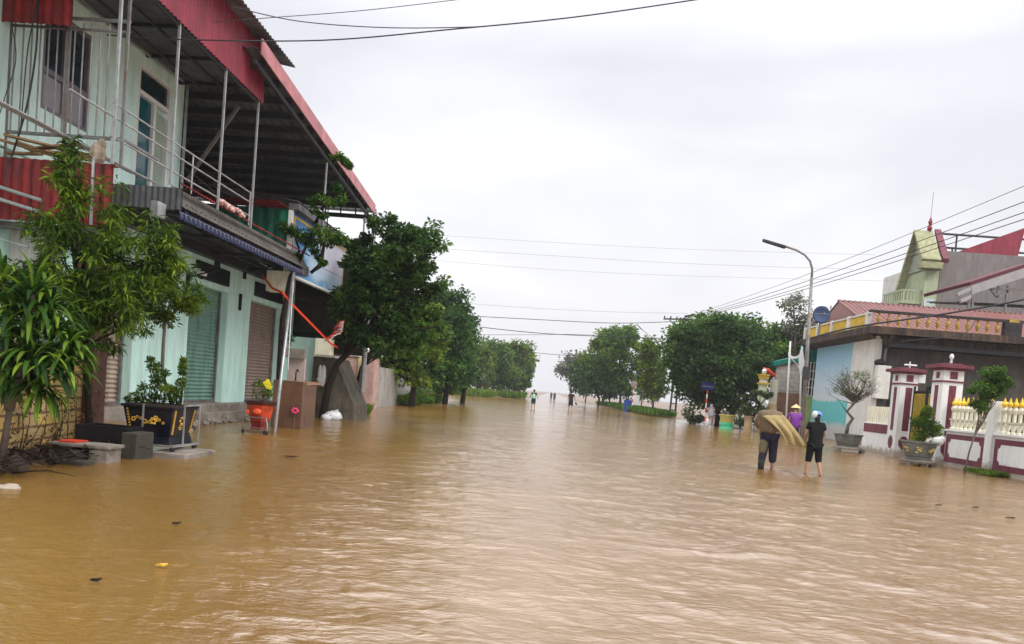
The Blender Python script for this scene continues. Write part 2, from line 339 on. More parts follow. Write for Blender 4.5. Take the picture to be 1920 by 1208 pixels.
me = bpy.data.meshes.new('ground'); nx, ny = len(xs), len(ys)
ii = np.arange(nx*ny).reshape(ny, nx); F = np.stack([ii[:-1,:-1], ii[:-1,1:], ii[1:,1:], ii[1:,:-1]], -1).reshape(-1, 4)
me.from_pydata(np.stack([X, Yg, Z], -1).reshape(-1, 3).tolist(), [], F.tolist()); me.polygons.foreach_set('use_smooth', [True]*len(me.polygons))
me.materials.append(M['mud']); o = bpy.data.objects.new('ground', me); C.objects.link(o); tag(o, 'brown muddy ground rising out of the flood water along both sides', kind='structure')
# flood water: one sheet with real ripples, finer near the viewer
nx = 800
yy = np.concatenate([np.linspace(-6, 4.1, 50), 1/np.linspace(1/4.2, 1/62, 1250), np.geomspace(64, 4000, 50)])
uu = np.linspace(-1, 1, nx-60)*1.05; uu = np.concatenate([-np.geomspace(6, 1.07, 30), uu, np.geomspace(1.07, 6, 30)])
Yw, U = np.meshgrid(yy, uu, indexing='ij'); Xw = U*(np.abs(Yw)*.80+5.5); ny = len(yy)
rg = np.random.default_rng(11); H = np.zeros_like(Xw)
dy = np.gradient(yy)[:, None]
wx = Xw+.5*hash_noise(Xw*.8, Yw*.8, 5); wy = Yw+.5*hash_noise(Xw*.7+9, Yw*.7, 6)
for i in range(70):
    lam = .065*(1.046**i)*(1+.2*rg.random()); a = math.radians(rg.normal(78, 34)); amp = .0068*lam if lam < .3 else .00150*(lam/.3)**.55
    k = 2*math.pi/lam; fade = np.clip(lam/(dy*2.5)-1, 0, 1)
    H += amp*fade*np.sin((wx*np.cos(a)+wy*np.sin(a))*k+rg.random()*6.28)
gust = .55+.62*np.clip(hash_noise(Xw*.5+3, Yw*.35, 9)+.2, -1, 1)
calm = .72+.28*sst((Xw+5.2)/3.2)                    # smoother in the lee of the houses
H *= gust*calm*.56
# a few low ridges where the current folds over itself
for (cx, cy, l, h) in ((1.9, 7.9, 1.1, .035), (3.6, 5.6, .8, .03), (-6.2, 16.3, .9, .03), (.6, 11, 1.3, .02)):
    H += h*np.exp(-((Xw-cx)/l)**2-((Yw-cy-.12*np.sin(Xw*3))/.10)**2)
for (cx, cy) in ((6.75, 19.2), (6.55, 19.3), (5.75, 20.1), (5.95, 20.2), (-6.5, 17.4), (13.2, 27.2), (8.9, 34.)):      # rings spreading from legs and posts
    rr = np.hypot(Xw-cx, (Yw-cy)*.9); H += .013*np.sin(rr*15-.6*np.sin(Xw*4))*np.exp(-rr*1.3)*np.clip(rr*4, 0, 1)
me = bpy.data.meshes.new('flood_water'); nX = len(uu)
vv = np.stack([Xw, Yw, H], -1).reshape(-1, 3).astype(np.float32); ii = np.arange(nX*ny).reshape(ny, nX)
F = np.stack([ii[:-1,:-1], ii[:-1,1:], ii[1:,1:], ii[1:,:-1]], -1).reshape(-1, 4).astype(np.int32)
me.vertices.add(len(vv)); me.loops.add(F.size); me.polygons.add(len(F)); me.vertices.foreach_set('co', vv.reshape(-1)); me.loops.foreach_set('vertex_index', F.reshape(-1))
me.polygons.foreach_set('loop_start', np.arange(0, F.size, 4, dtype=np.int32)); me.update(calc_edges=True); me.polygons.foreach_set('use_smooth', [True]*len(F))
m = bpy.data.materials.new('muddy_flood_water'); m.use_nodes = True; t = m.node_tree; b = t.nodes['Principled BSDF']
g = t.nodes.new('ShaderNodeNewGeometry'); mp = t.nodes.new('ShaderNodeMapping'); mp.inputs['Scale'].default_value = (.35, .2, 1); t.links.new(g.outputs['Position'], mp.inputs[0])
n = t.nodes.new('ShaderNodeTexNoise'); n.inputs['Scale'].default_value = 1; n.inputs['Detail'].default_value = 6; n.inputs['Distortion'].default_value = .8; t.links.new(mp.outputs[0], n.inputs[0])
r = t.nodes.new('ShaderNodeValToRGB'); t.links.new(n.outputs[0], r.inputs[0])
r.color_ramp.elements[0].position = .32; r.color_ramp.elements[0].color = (.175, .088, .014, 1); r.color_ramp.elements[1].position = .68; r.color_ramp.elements[1].color = (.235, .133, .034, 1)
t.links.new(r.outputs[0], b.inputs['Base Color']); 
nr = t.nodes.new('ShaderNodeTexNoise'); nr.inputs['Scale'].default_value = .9; nr.inputs['Detail'].default_value = 5; nr.inputs['Distortion'].default_value = 1.; mpr = t.nodes.new('ShaderNodeMapping'); mpr.inputs['Scale'].default_value = (.5, 1.1, 1); t.links.new(g.outputs['Position'], mpr.inputs[0]); t.links.new(mpr.outputs[0], nr.inputs[0])
mrr = t.nodes.new('ShaderNodeMapRange'); mrr.inputs[1].default_value = .35; mrr.inputs[2].default_value = .68; mrr.inputs[3].default_value = .05; mrr.inputs[4].default_value = .18; t.links.new(nr.outputs[0], mrr.inputs[0]); t.links.new(mrr.outputs[0], b.inputs['Roughness'])
b.inputs['IOR'].default_value = 2.7
n3 = t.nodes.new('ShaderNodeTexNoise'); n3.inputs['Scale'].default_value = 20; n3.inputs['Detail'].default_value = 4; n3.inputs['Roughness'].default_value = .6
mp3 = t.nodes.new('ShaderNodeMapping'); mp3.inputs['Scale'].default_value = (.6, 1.3, 1); mp3.inputs['Rotation'].default_value = (0, 0, .25); t.links.new(g.outputs['Position'], mp3.inputs[0]); t.links.new(mp3.outputs[0], n3.inputs[0])
bp = t.nodes.new('ShaderNodeBump'); bp.inputs['Strength'].default_value = .9; bp.inputs['Distance'].default_value = .012; t.links.new(n3.outputs[0], bp.inputs['Height']); t.links.new(bp.outputs[0], b.inputs['Normal'])
me.materials.append(m); o = bpy.data.objects.new('flood_water', me); C.objects.link(o); tag(o, 'rippled brown flood water covering the whole street', kind='structure')

# ================================================================ LEFT: two-storey mint shop house
FX = -9.5; BX = -7.5
R_ = thing('shop_house', (-9.5, 10, 0), 'two-storey mint green shop house with roller shutters and a red metal sheet balcony hood', 'house')
mb = MB()
for a, c in ((9.0, 14.9), (16.4, 18.9), (21.15, 22.75), (25.4, 26.6)): mb.box(FX-.5, FX, a, c, .1, 3.62)
mb.box(FX-.5, FX, 9.0, 26.6, 3.622, 4.86); mb.box(-18, FX-.502, 8.98, 9.3, 0, 4.86); mb.box(-18, -17.7, 9.302, 26.3, 0, 4.86); mb.box(-18, FX-.502, 26.302, 26.58, 0, 4.86)
mb.build('ground_floor_wall', 'mint2', R_, bevel=.01)
mb = MB()
zf = 4.9; zt = 8.62
wy0, wy1, wz0, wz1 = 13.05, 14.42, 5.86, 7.72
dy0, dy1, dz1 = 16.05, 17.45, 7.95
mb.box(FX-.25, FX, 6.5, wy0, zf, zt); mb.box(FX-.25, FX, wy0+.001, wy1-.001, zf, wz0); mb.box(FX-.25, FX, wy0+.001, wy1-.001, wz1, zt); mb.box(FX-.25, FX, wy1, dy0, zf, zt)
mb.box(FX-.25, FX, dy0+.001, dy1-.001, dz1, zt); mb.box(FX-.25, FX, dy1, 18.0, zf, zt); mb.box(-18, FX-.252, 17.7, 17.99, zf, zt); mb.box(-18, FX-.252, 6.51, 6.8, zf, zt)
mb.build('upper_wall', 'mint', R_, bevel=.01)
# plinth and steps
mb = MB(); mb.box(FX-.52, FX+.32, 15.0, 26.4, -.3, .46); mb.box(FX+.322, FX+.62, 18.6, 21.4, -.3, .27); mb.build('plinth', 'concrete', R_, bevel=.015)
# roller shutters
def shutter(y0, y1, m, z0=.465, z1=3.62):
    s = MB(); s.corr((FX-.27, y0+.002, z0), (0, 0, z1-z0-.002), (0, y1-y0-.004, 0), .105, .018, .004); o = s.build('roller_shutter', m, R_)
    s = MB(); s.box(FX-.26, FX-.2, y0+.003, y0+.07, z0, z1-.01); s.box(FX-.26, FX-.2, y1-.07, y1-.003, z0, z1-.01); s.box(FX-.255, FX-.19, y0+.072, y1-.072, z0, z0+.07)
    s.build('shutter_rail', 'galvd', o); return o
shutter(14.9, 16.4, 'shutbeige'); shutter(18.9, 21.15, 'shutgreen'); shutter(22.75, 25.4, 'shuttan')
mb = MB()
for a, c in ((18.95, 21.1), (22.8, 25.35)): MB().box(FX-.02, FX+.08, a+.15, c-.1, 3.78, 4.22).build('transom_grille', 'black', R_)
# window with louvres
fr = MB()
for a, c, z0, z1 in ((wy0, wy1, wz0, wz0+.08), (wy0, wy1, wz1-.08, wz1), (wy0, wy0+.08, wz0+.081, wz1-.081), (wy1-.08, wy1, wz0+.081, wz1-.081), ((wy0+wy1)/2-.06, (wy0+wy1)/2+.06, wz0+.081, wz1-.081), (wy0+.081, (wy0+wy1)/2-.061, wz0+.66, wz0+.76), ((wy0+wy1)/2+.061, wy1-.081, wz0+.66, wz0+.76)):
    fr.box(FX-.16, FX-.02, a+.002, c-.002, z0+.002, z1-.002)
wdw = fr.build('window', 'winframe', R_); MB().box(FX-.12, FX-.10, wy0+.05, wy1-.05, wz0+.75, wz1-.05).build('pane', 'glass', wdw)
pp = MB()
for a in (wy0+.09, (wy0+wy1)/2+.07): pp.box(FX-.10, FX-.07, a, a+.52, wz0+.09, wz0+.65)
pp.build('lower_panel', mat('grey_panel', (.27, .26, .29), .5, .1), wdw)
# balcony door with transom
fr = MB()
for a, c, z0, z1 in ((dy0, dy0+.09, zf+.02, dz1), (dy1-.09, dy1, zf+.02, dz1), (dy0+.092, dy1-.092, 7.32, 7.42), (dy0+.092, dy1-.092, dz1-.07, dz1), (dy0+.68, dy0+.78, zf+.02, 7.318)): fr.box(FX-.15, FX-.01, a+.002, c-.002, z0, z1-.002)
dr = fr.build('balcony_door', 'white', R_); MB().box(FX-.1, FX-.08, dy0+.09, dy0+.68, zf+.1, 7.3).build('pane', 'tealglass', dr)
MB().corr((FX-.09, dy0+.79, zf+.1), (0, .56, 0), (0, 0, 2.2), .14, .018).build('curtain', mat('sage_curtain', (.33, .40, .34), .8, .1), dr)
MB().box(FX-.1, FX-.07, dy0+.1, dy1-.1, 7.43, dz1-.08).build('transom_pane', 'glass', dr)
# balcony slab + railing + posts
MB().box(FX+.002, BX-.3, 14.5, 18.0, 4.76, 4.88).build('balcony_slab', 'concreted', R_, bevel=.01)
mb = MB()
for z, ya_ in ((5.66, 11.95), (5.44, 10.9), (5.12, 11.95)): mb.tube([(BX, ya_, z), (BX, 17.55, z)], .017)
for z in (4.93, 4.98, 5.04, 5.10): mb.tube([(BX-.35-(z-4.9)*3, 9.5, z), (BX-.35-(z-4.9)*3, 14.2, z)], .018)
for y in (12.0, 14.7, 17.52): mb.tube([(BX, y, 4.9), (BX, y, 5.66)], .015)
mb.build('balcony_railing', 'galv', R_)
for y in (Xp(213,220,BX).y, Xp(324,230,BX).y, Xp(413,280,BX).y, 17.6):
    MB().beam((BX+.02, y, 4.68 if y < 13 else 4.85), (BX+.02, y, 8.35), .042).build('post', 'galv', R_)
MB().beam((Yp(350,340,18.3)), (Yp(447,200,18.3)), .07).build('diagonal_brace', 'galvd', R_)
MB().beam((FX+.12, 10, 7.98), (FX+.12, 17.9, 8.22), .05).beam((FX+.12, 17.9, 5.3), (FX+.12, 17.9, 8.2), .05).build('wall_rail', 'galv', R_)
# security grille facing the viewer at the balcony end
gy = 12.28; mb = MB()
for z, wd in ((5.16, .05), (6.92, .035), (7.09, .045)): mb.beam((-10.9, gy, z), (BX+.03, gy, z), wd)
for i in range(23):
    x = BX-.02-i*.148; mb.tube([(x, gy, 5.17), (x, gy, 7.03 if i % 3 else 7.0)], .013, 6)
for x in (BX+.02, BX-.98, BX-2.0): mb.beam((x, gy-.03, 4.70), (x, gy-.03, 7.5), .04)
mb.beam((BX, gy, 5.17), (BX, 13.4, 5.17), .04)
mb.build('security_grille', 'galvd', R_)
# hanging red corrugated fascia and hood above the balcony
MB().corr((BX+.07, 8.2, 7.82), (0, 9.55, 0), (0, 0, 1.25), .13, .028).build('fascia', 'red', R_)
MB().corr((-11.6, gy-.25, 6.86), (3.3, 0, 0), (0, 0, 2.1), .16, .02).build('end_fascia', 'redd', R_)
MB().beam((BX, 8.2, 7.80), (BX, 17.75, 7.80), .05).beam((BX, 17.75, 7.8), (BX, 17.75, 9.1), .05).build('fascia_frame', 'purlin', R_)
MB().corr((-6.95, 6.5, 8.98), (0, 11.9, 0), (-4.6, 0, .75), .15, .02, .01).build('roof_sheet', 'roofgrey', R_)
mb = MB(); mb.box(FX+.002, BX-.03, 8.4, 17.9, 8.24, 8.26); mb.build('ceiling_sheet', 'under', R_)
mb = MB()
for i in range(7): mb.beam((FX+.01, 9+i*1.45, 8.18), (BX, 9+i*1.45, 8.18), .05, .07)
for x in (-9.0, -8.4, -7.9): mb.beam((x, 8.5, 8.11), (x, 17.9, 8.11), .045)
mb.build('ceiling_joists', 'purlin', R_)
# ground floor awning: fascia, sheet, brackets, led fringe
mb = MB(); mb.corr((FX+.01, 14.45, 4.70), (0, 7.6, 0), (BX-FX-.03, 0, -.06), .2, .025); mb.build('awning_sheet', 'under', R_)
mb = MB(); mb.corr((BX+.02, 14.4, 4.55), (0, 7.6, 0), (-.28, 0, .42), .12, .015, .006); mb.build('awning_fascia', mat('dirty_grey_sheet', (.095,.085,.075), .5, .3, 3, dirt=(.06,.045,.035), dirt_amt=.7), R_)
mb = MB(); mb.box(BX-.26, BX+.0, 21.45, 22.0, 4.36, 4.62); mb.build('awning_end_box', 'galvd', R_)
mb = MB()
for x in (-8.9, -8.3, -7.7): mb.beam((x, 14.5, 4.56), (x, 22.1, 4.56), .06, .1)
for y in (14.6, 17.0, 19.4, 21.9): mb.beam((FX+.01, y, 4.47), (BX, y, 4.47), .05, .08)
mb.box(FX+.01, FX+.25, 14.5, 25.6, 4.36, 4.62); mb.build('awning_frame', 'purlin', R_)
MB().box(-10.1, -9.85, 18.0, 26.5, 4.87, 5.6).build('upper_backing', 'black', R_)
mb = MB(); rg_ = random.Random(2)
for i in range(76):
    y = 14.2+i*.094; zz = 4.44; mb.obox((BX+.07, y, zz-.07), (.012, .075, .13+.05*rg_.random()), 0, rg_.uniform(-.3, .3))
mb.build('fringe', 'navy', R_)
mb = MB()
for i in range(38):
    y = 14.2+i*.19; mb.obox((BX+.085, y, 4.44-.06), (.02, .014, .11), 0, .7); mb.obox((BX+.085, y+.05, 4.44-.03), (.02, .05, .014))
mb.build('fringe_lights', mat('frosted_plastic', (.22, .24, .30), .3, .1), R_)
MB().corr((FX+.05, 14.38, 4.50), (1.95, 0, 0), (0, 0, .42), .12, .015, .006).build('awning_end_sheet', 'under', R_)
MB().corr((BX+.02, 14.4, 4.97), (0, 7.6, 0), (-.1, 0, .05), .12, .02, .006).build('awning_ridge', 'redd', R_)
mb = MB(); rg_ = random.Random(5)
for i in range(26): mb.ball((BX+.05+rg_.uniform(-.04,.04), 15.9+i*.05, 5.03+rg_.uniform(-.03,.05)), (.05,.05,.04), 6, 4)
mb.build('pink_cloth', mat('pink_cloth', (.62,.38,.36), .8, .2), R_)
MB().box(-7.75, -7.6, 13.7, 13.98, 4.22, 4.50).build('junction_box', 'galv', R_, bevel=.01)
MB().tube([(-7.62, 13.8, 4.2), (-7.8, 13.9, 3.9), (-7.9, 13.95, 3.35)], .012, 5).build('cable', 'black', R_)
# security camera, wall lamps
b_ = Xp(365, 512, FX+.01); mb = MB(); mb.box(FX, FX+.14, b_.y-.05, b_.y+.05, b_.z+.05, b_.z+.12); mb.lathe([(.02,.05),(.13,.04),(.13,-.04),(.10,-.06)], (FX+.2, b_.y, b_.z), 16)
cm = mb.build('security_camera', 'white', R_, smooth=False); MB().ball((FX+.2, b_.y, b_.z-.07), (.08,.08,.08)).build('dome', 'black', cm, smooth=True)
for q in ((352, 520), (458, 512)):
    p = Xp(*q, FX+.02); MB().beam(p, (p.x+.85, p.y+.05, p.z+.28), .035).box(p.x-.01, p.x+.05, p.y-.06, p.y+.06, p.z-.18, p.z+.12).build('bracket_arm', 'black', R_)
for q in ((408, 490, .12, .28), (451, 560, .05, .35)):
    p = Xp(q[0], q[1], FX+.03); MB().box(FX-.01, FX+.06, p.y-q[2], p.y+q[2], p.z-q[3], p.z+q[3]*.4).build('wall_vent', 'black', R_)
p = Yp(528, 530, 21.6); MB().box(p.x-.35, p.x+.35, 21.3, 21.7, p.z-.3, p.z+.3).build('air_conditioner', 'cream', R_, bevel=.02)
# rear mass of the house (dark interior) so nothing shows through
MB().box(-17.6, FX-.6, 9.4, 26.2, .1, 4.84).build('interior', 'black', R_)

# lower red corrugated panel with planks on top, brown post, curtain
A_ = thing('corrugated_awning', (-8.0, 12.3, 0), 'dark red corrugated shop awning on a brown tiled post, below the balcony grille', 'awning')
MB().corr((-11.6, 12.05, 3.66), (4.13, 0, 0), (0, 0, 1.02), .17, .022).build('front_sheet', 'redd', A_)
MB().box(-8.22, -7.80, 12.32, 12.72, -.2, 3.9).build('post', 'brownpost', A_, bevel=.012)
MB().box(-8.36, -8.24, 12.5, 12.8, -.2, 3.6).build('side_post', 'black', A_)
MB().box(-11.6, -7.5, 12.2, 12.35, 3.55, 3.66).build('beam', 'galvd', A_)
MB().tube([(-9.9, 11.9, 4.30), (-8.55, 11.9, 3.98)], .03).tube([(-9.9, 11.9, 4.10), (-8.6, 11.9, 3.80)], .03).tube([(-7.78, 11.98, 4.75), (-7.76, 11.98, 3.66)], .025).tube([(-9.9, 11.85, 3.45), (-8.7, 11.85, 3.2)], .02).build('pipe', 'galv', A_)
MB().corr((-11.6, 12.6, 2.2), (2.6, 0, 0), (0, 0, 1.35), .2, .05, .01).build('lower_sheet', 'orangered', A_)
MB().corr((-9.75, 12.5, 2.9), (1.2, 0, 0), (0, 0, .8), .12, .03, .01).build('curtain', 'whited', A_)
mb = MB(); rg_ = random.Random(3)
for i in range(12):
    x = -9.9+rg_.random()*1.9; mb.obox((x, 12.1+rg_.uniform(-.1, .5), 4.74+rg_.random()*.22), (rg_.uniform(.5, 1.3), .12, .03), rg_.uniform(-.5, .5), 0, rg_.uniform(-.1, .22))
tag(mb.build('plank_pile', 'wood', None, loc=(-9, 12.2, 4.7)), 'pile of weathered planks lying on the red corrugated awning', 'planks')
p = Yp(172, 300, 12.0); mb = MB(); mb.ball((p.x, 12.15, 4.86), (.13, .12, .2), 8, 6); mb.ball((p.x+.06, 12.15, 5.02), (.07,.07,.1), 7, 5); tag(mb.build('sack', 'shutbeige', None, loc=(p.x, 12.15, 4.66)), 'small beige sack sitting on the red awning under the grille', 'sack')
mb = MB(); rg_ = random.Random(9)
for i in range(18): x = -10.2+i*.17; mb.tube([(x, 11.95, 4.9), (x+rg_.uniform(-.1,.1), 11.95, 5.3+rg_.random()*.4), (x+rg_.uniform(-.3,.3), 12, 5.5+rg_.random()*1.7)], [.006,.004,.002], 4)
# ---------------------------------------------------------------- big shed canopy beyond
K_ = thing('shed_canopy', (-7, 27, 0), 'large sloping metal shed roof with pink edge flashing behind the mint house', 'canopy')
z0, z1_ = 8.56, 7.62; ya, yb = 16.4, 27.0
MB().corr((-7.0, ya, z0), (-10, 0, 0), (0, yb-ya, z1_-z0), .25, .028, .01).build('roof_sheet', 'under', K_)
mb = MB()
for i in range(12):
    y = ya+.5+i*.86; z = z0+(z1_-z0)*(y-ya)/(yb-ya)-.13; mb.box(-17, -7.05, y-.04, y+.04, z-.09, z+.08)
mb.build('purlins', 'purlin', K_)
mb = MB(); mb.beam((-7.12, ya, z0-.3), (-7.12, yb, z1_-.3), .08, .1); mb.beam((-12, ya, z0-.32), (-12, yb, z1_-.32), .08, .12)
for i in range(9): x = -12+i*.55; mb.beam((x, yb-.1, z1_-.25), (x, yb-.1, z1_-.02), .04)
mb.beam((-17, yb-.1, z1_-.33), (-7.0, yb-.1, z1_-.33), .1, .14); mb.build('rafters', 'purlin', K_)
MB().prism([(-6.96, ya-.1, z0+.16), (-6.96, yb+.05, z1_+.16), (-6.96, yb+.05, z1_-.18), (-6.96, ya-.1, z0-.18)], (.03, 0, 0)).build('edge_flashing', 'pinkfascia', K_)
MB().box(-17, -6.9, yb+.04, yb+.16, z1_-.12, z1_+.02).build('gutter', 'galv', K_)
MB().tube([(-6.93, yb+.05, z1_-.1), (-6.93, yb+.05, 1.0)], .09, 10).build('downpipe', 'galv', K_)
for y in (21.9, 26.5): MB().tube([(-7.15, y, 5.1), (-7.15, y, z0+(z1_-z0)*(y-ya)/(yb-ya)-.3)], .035).build('post', 'galv', K_)
for x in (-11, -14, -17): MB().box(x-.1, x+.1, 26.7, 26.9, 4.9, z1_-.4).build('post', 'purlin', K_)
# ---------------------------------------------------------------- neighbour shop under the canopy
Q_ = thing('neighbour_shop', (-9, 23, 0), 'small open-fronted shop under the long blue sign, mint inner wall and dark interior', 'shop')
sgX = -7.9; sy0 = Xp(546, 450, sgX).y; sy1 = Xp(641, 520, sgX).y; sy2 = Xp(668, 520, sgX).y; sz1 = Xp(546, 393, sgX).z; sz0 = Xp(600, 538, sgX).z
MB().corr((-10.2, sy0-.14, sz0+.3), (2.22, 0, 0), (0, 0, sz1-sz0-.3), .3, .02).build('green_side_sheet', 'green', Q_)
MB().corr((-10.3, sy0-.9, sz1+.06), (0, .9, 0), (2.3, 0, .0), .15, .02, .012).build('maroon_roof_edge', 'redd', Q_)
MB().corr((sgX+.2, sy0-.15, sz1+.24), (0, 8.4, 0), (-2.7, 0, .35), .15, .02, .01).box(sgX-.1, sgX+.2, sy0-.1, sy0+8.2, sz1+.02, sz1+.2).build('shop_roof', 'roofgrey', Q_)
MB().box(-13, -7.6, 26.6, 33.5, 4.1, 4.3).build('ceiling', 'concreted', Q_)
MB().box(-9.9, -9.7, 26.62, 34, 0, 5.5).build('back_wall', 'black', Q_)  # wall coloured black to stand for the shade inside the shop
MB().box(-9.68, -7.4, 31.4, 31.6, 2.4, 5.5).build('shade_panel', 'concreted', Q_); MB().box(-9.68, -7.4, 26.9, 26.99, 3.0, 5.5).build('shade_panel', 'concreted', Q_)  # dark panels added in place of the shade under the sign
MB().box(-9.68, -8.28, 25.9, 26.05, .1, 2.75).build('inner_wall', 'mint2', Q_)
MB().box(-9.7, -7.65, 27.0, 27.2, 2.75, 4.1).build('shade_band', 'black', Q_)  # black panel added to imitate the shaded recess above the inner wall
sg = MB().box(sgX-.1, sgX, sy0, sy1, sz0, sz1)
m = bpy.data.materials.new('blue_picture_board'); m.use_nodes = True; t = m.node_tree; b = t.nodes['Principled BSDF']; b.inputs['Roughness'].default_value = .35
g = t.nodes.new('ShaderNodeNewGeometry'); mp = t.nodes.new('ShaderNodeMapping'); mp.inputs['Scale'].default_value = (1, .55, 1.1); t.links.new(g.outputs['Position'], mp.inputs[0])
n = t.nodes.new('ShaderNodeTexNoise'); n.inputs['Scale'].default_value = 1.3; n.inputs['Detail'].default_value = 6; n.inputs['Distortion'].default_value = .5; t.links.new(mp.outputs[0], n.inputs[0])
s_ = t.nodes.new('ShaderNodeSeparateXYZ'); t.links.new(g.outputs['Position'], s_.inputs[0])
mr = t.nodes.new('ShaderNodeMapRange'); t.links.new(s_.outputs[1], mr.inputs[0]); mr.inputs[1].default_value = 21.5; mr.inputs[2].default_value = 27; mr.inputs[3].default_value = -.10; mr.inputs[4].default_value = .16
ad = t.nodes.new('ShaderNodeMath'); ad.operation = 'ADD'; t.links.new(n.outputs[0], ad.inputs[0]); t.links.new(mr.outputs[0], ad.inputs[1])
r = t.nodes.new('ShaderNodeValToRGB'); t.links.new(ad.outputs[0], r.inputs[0]); e = r.color_ramp.elements; e[0].position = .28; e[0].color = (.04, .18, .45, 1); e[1].position = .78; e[1].color = (.62, .66, .80, 1); q = e.new(.42); q.color = (.08, .24, .48, 1); q = e.new(.52); q.color = (.30, .46, .60, 1)
t.links.new(r.outputs[0], b.inputs['Base Color'])
SG = sg.build('sign_board', m, Q_)
mb = MB(); mb.box(sgX-.13, sgX+.03, sy0-.1, sy0-.002, sz0-.04, sz1); mb.box(sgX-.12, sgX+.03, sy0, sy1, sz0-.06, sz0-.002); mb.build('sign_frame', 'white', SG)
MB().box(sgX+.001, sgX+.02, sy0+.12, sy1-.1, sz1-.16, sz1-.10).box(sgX+.001, sgX+.02, sy0+.12, sy0+.18, sz0+.2, sz1-.161).build('yellow_border', mat('yellow_trim', (.8, .5, .05), .5), SG)
mb = MB(); mb.box(sgX+.001, sgX+.015, sy1-2.2, sy1-.05, sz0+.65, sz1-.17); mb.build('pale_panel', mat('lilac_panel', (.55,.55,.66), .4, .1), SG)
MB().box(sgX-.1, sgX, sy1+.05, sy2+1.4, sz0+.1, sz1).build('yellow_panel', mat('pale_yellow_board', (.72, .70, .42), .5, .08), Q_)
mb = MB()      # lettering worn beyond reading: pale strokes
rg_ = random.Random(4)
for i in range(8):
    y = sy0+.5+i*.33; 
    for j in range(3): mb.obox((sgX+.008, y+rg_.uniform(-.08,.08), sz1-.6+rg_.uniform(-.16,.16)), (.012, .05, .26), 0, rg_.choice((0, .5, -.5, 1.57)))
mb.build('lettering', mat('pale_lettering', (.35, .6, .85), .5), SG)
# counter with sink
O_ = thing('wash_counter', (-6.7, 20.3, 0), 'orange-brown tiled wash counter with a tap, beside the leaning steel pole', 'counter')
MB().box(-7.15, -6.33, 19.75, 20.05, -.5, 1.1).build('tiled_front', 'orangetile', O_, bevel=.01)
MB().box(-6.45, -6.33, 20.052, 20.9, -.5, 1.0).build('tiled_side', 'orangetile', O_)
MB().box(-7.1, -6.34, 20.052, 21.4, 1.02, 1.1).build('slab', mat('brown_stone_slab', (.28,.15,.09), .3, .2), O_)
MB().tube([(-6.95,20.9,1.1),(-6.95,20.9,1.36),(-6.88,20.8,1.42),(-6.82,20.75,1.36)], .02).build('tap', 'black', O_, smooth=True)
MB().box(-7.4, -6.9, 21.45, 21.55, 1.1, 1.75).build('splashback', mat('pinkish_tiles', (.42,.33,.31), .4, .15), O_)
MB().box(-7.6, -6.9, 21.3, 21.44, 1.75, 2.02).build('shelf', 'concrete', O_)
p = Yp(553, 660, 21.2); sh = thing('potted_fern', (p.x, 21.37, 2.02), 'small green potted plant on the shelf above the wash counter', 'potted plant')
MB().lathe([(.07,0),(.1,.12),(.09,.12)], (p.x, 21.37, 2.02), 12).build('pot', 'concrete', sh); leaves('foliage', LM['blue'], sh, [(Vector((p.x, 21.37, 2.28)), .17)], 90, .13, .4, 0, 3)
dx_ = Yp(566, 760, 19.75).x+6.33; O_.location += Vector((dx_, 0, .17)); sh.location += Vector((dx_, 0, .17))
# cream box & concrete ramp
p0 = Yp(593, 665, 24.6); p1 = Yp(623, 637, 24.6)
tag(MB().box(p0.x, p1.x+.02, 24.4, 24.8, p0.z, p1.z).build('meter_box', 'cream', None, loc=(p0.x, 24.6, p0.z), bevel=.01), 'cream metal cabinet on top of the dark concrete ramp wall', 'cabinet')
yR = 25.6
poly = [Yp(588, 668, yR), Yp(628, 672, yR), Yp(664, 760, yR), Yp(664, 790, yR), Yp(578, 790, yR)]
poly = [Vector((q.x, yR, q.z)) for q in poly]
tag(MB().prism(poly, (0, 1.8, 0)).build('ramp_wall', mat('mossy_ramp_concrete', (.12,.105,.08), .85, .35, 2.5, .4, 15, dirt=(.04,.038,.028), dirt_amt=.6, streak=True), None, loc=(poly[0].x, yR, 0), bevel=.01), 'dark mossy concrete ramp wall with a sloping top behind the leaning tree', 'wall')
p0 = Yp(592, 668, yR-.05); MB_ = MB().box(p0.x-.05, Yp(630,668,yR).x, yR-.15, yR+.5, poly[0].z+.0, poly[0].z+.07); tag(MB_.build('capstone', 'white', None, loc=(p0.x, yR, poly[0].z)), 'white ledge slab topping the dark ramp wall under the cream cabinet', 'ledge')
for i, (px, py, r) in enumerate(((625, 768, .24), (612, 772, .15))):
    p = Vector((Yp(px, 780, 25.0-.25*i).x, 25.0-.25*i, .0)); bm_ = MB(); 
    tb = thing('rubbish_bag', p, ('bulging white plastic bag lying in the water by the ramp wall', 'smaller grey-white plastic bag left of the bulging one')[i], 'plastic bag', 'bags by the ramp')
    rr_ = random.Random(60+i); bm_.ball(p+Vector((0,0,r*.45)), (r*1.15, r*.9, r*.75), 16, 10)
    bm_.v = [(p.x+(a-p.x)*k_, p.y+(b_-p.y)*k_, p.z+(c_-p.z)*(k_*.5+.5)) for (a, b_, c_), k_ in zip(bm_.v, [1+.16*math.sin(j*2.3)+rr_.uniform(-.12,.12) for j in range(len(bm_.v))])]
    bm_.build('bag', 'bag', tb, smooth=True); MB().tube([p+Vector((.02,0,r*1.1)), p+Vector((.06,0,r*1.3)), p+Vector((.15,.02,r*1.32))], [.05,.025,.045], 7).build('knot', 'bag', tb, smooth=True)
mb = MB()
for px, py, rx, rz in ((606, 705, .10, .38), (600, 700, .07, .3), (624, 708, .05, .18), (602, 712, .16, .12)):
    p = Yp(px, py, yR-.12); mb.ball((p.x, p.y, p.z), (rx, .06, rz), 9, 7)
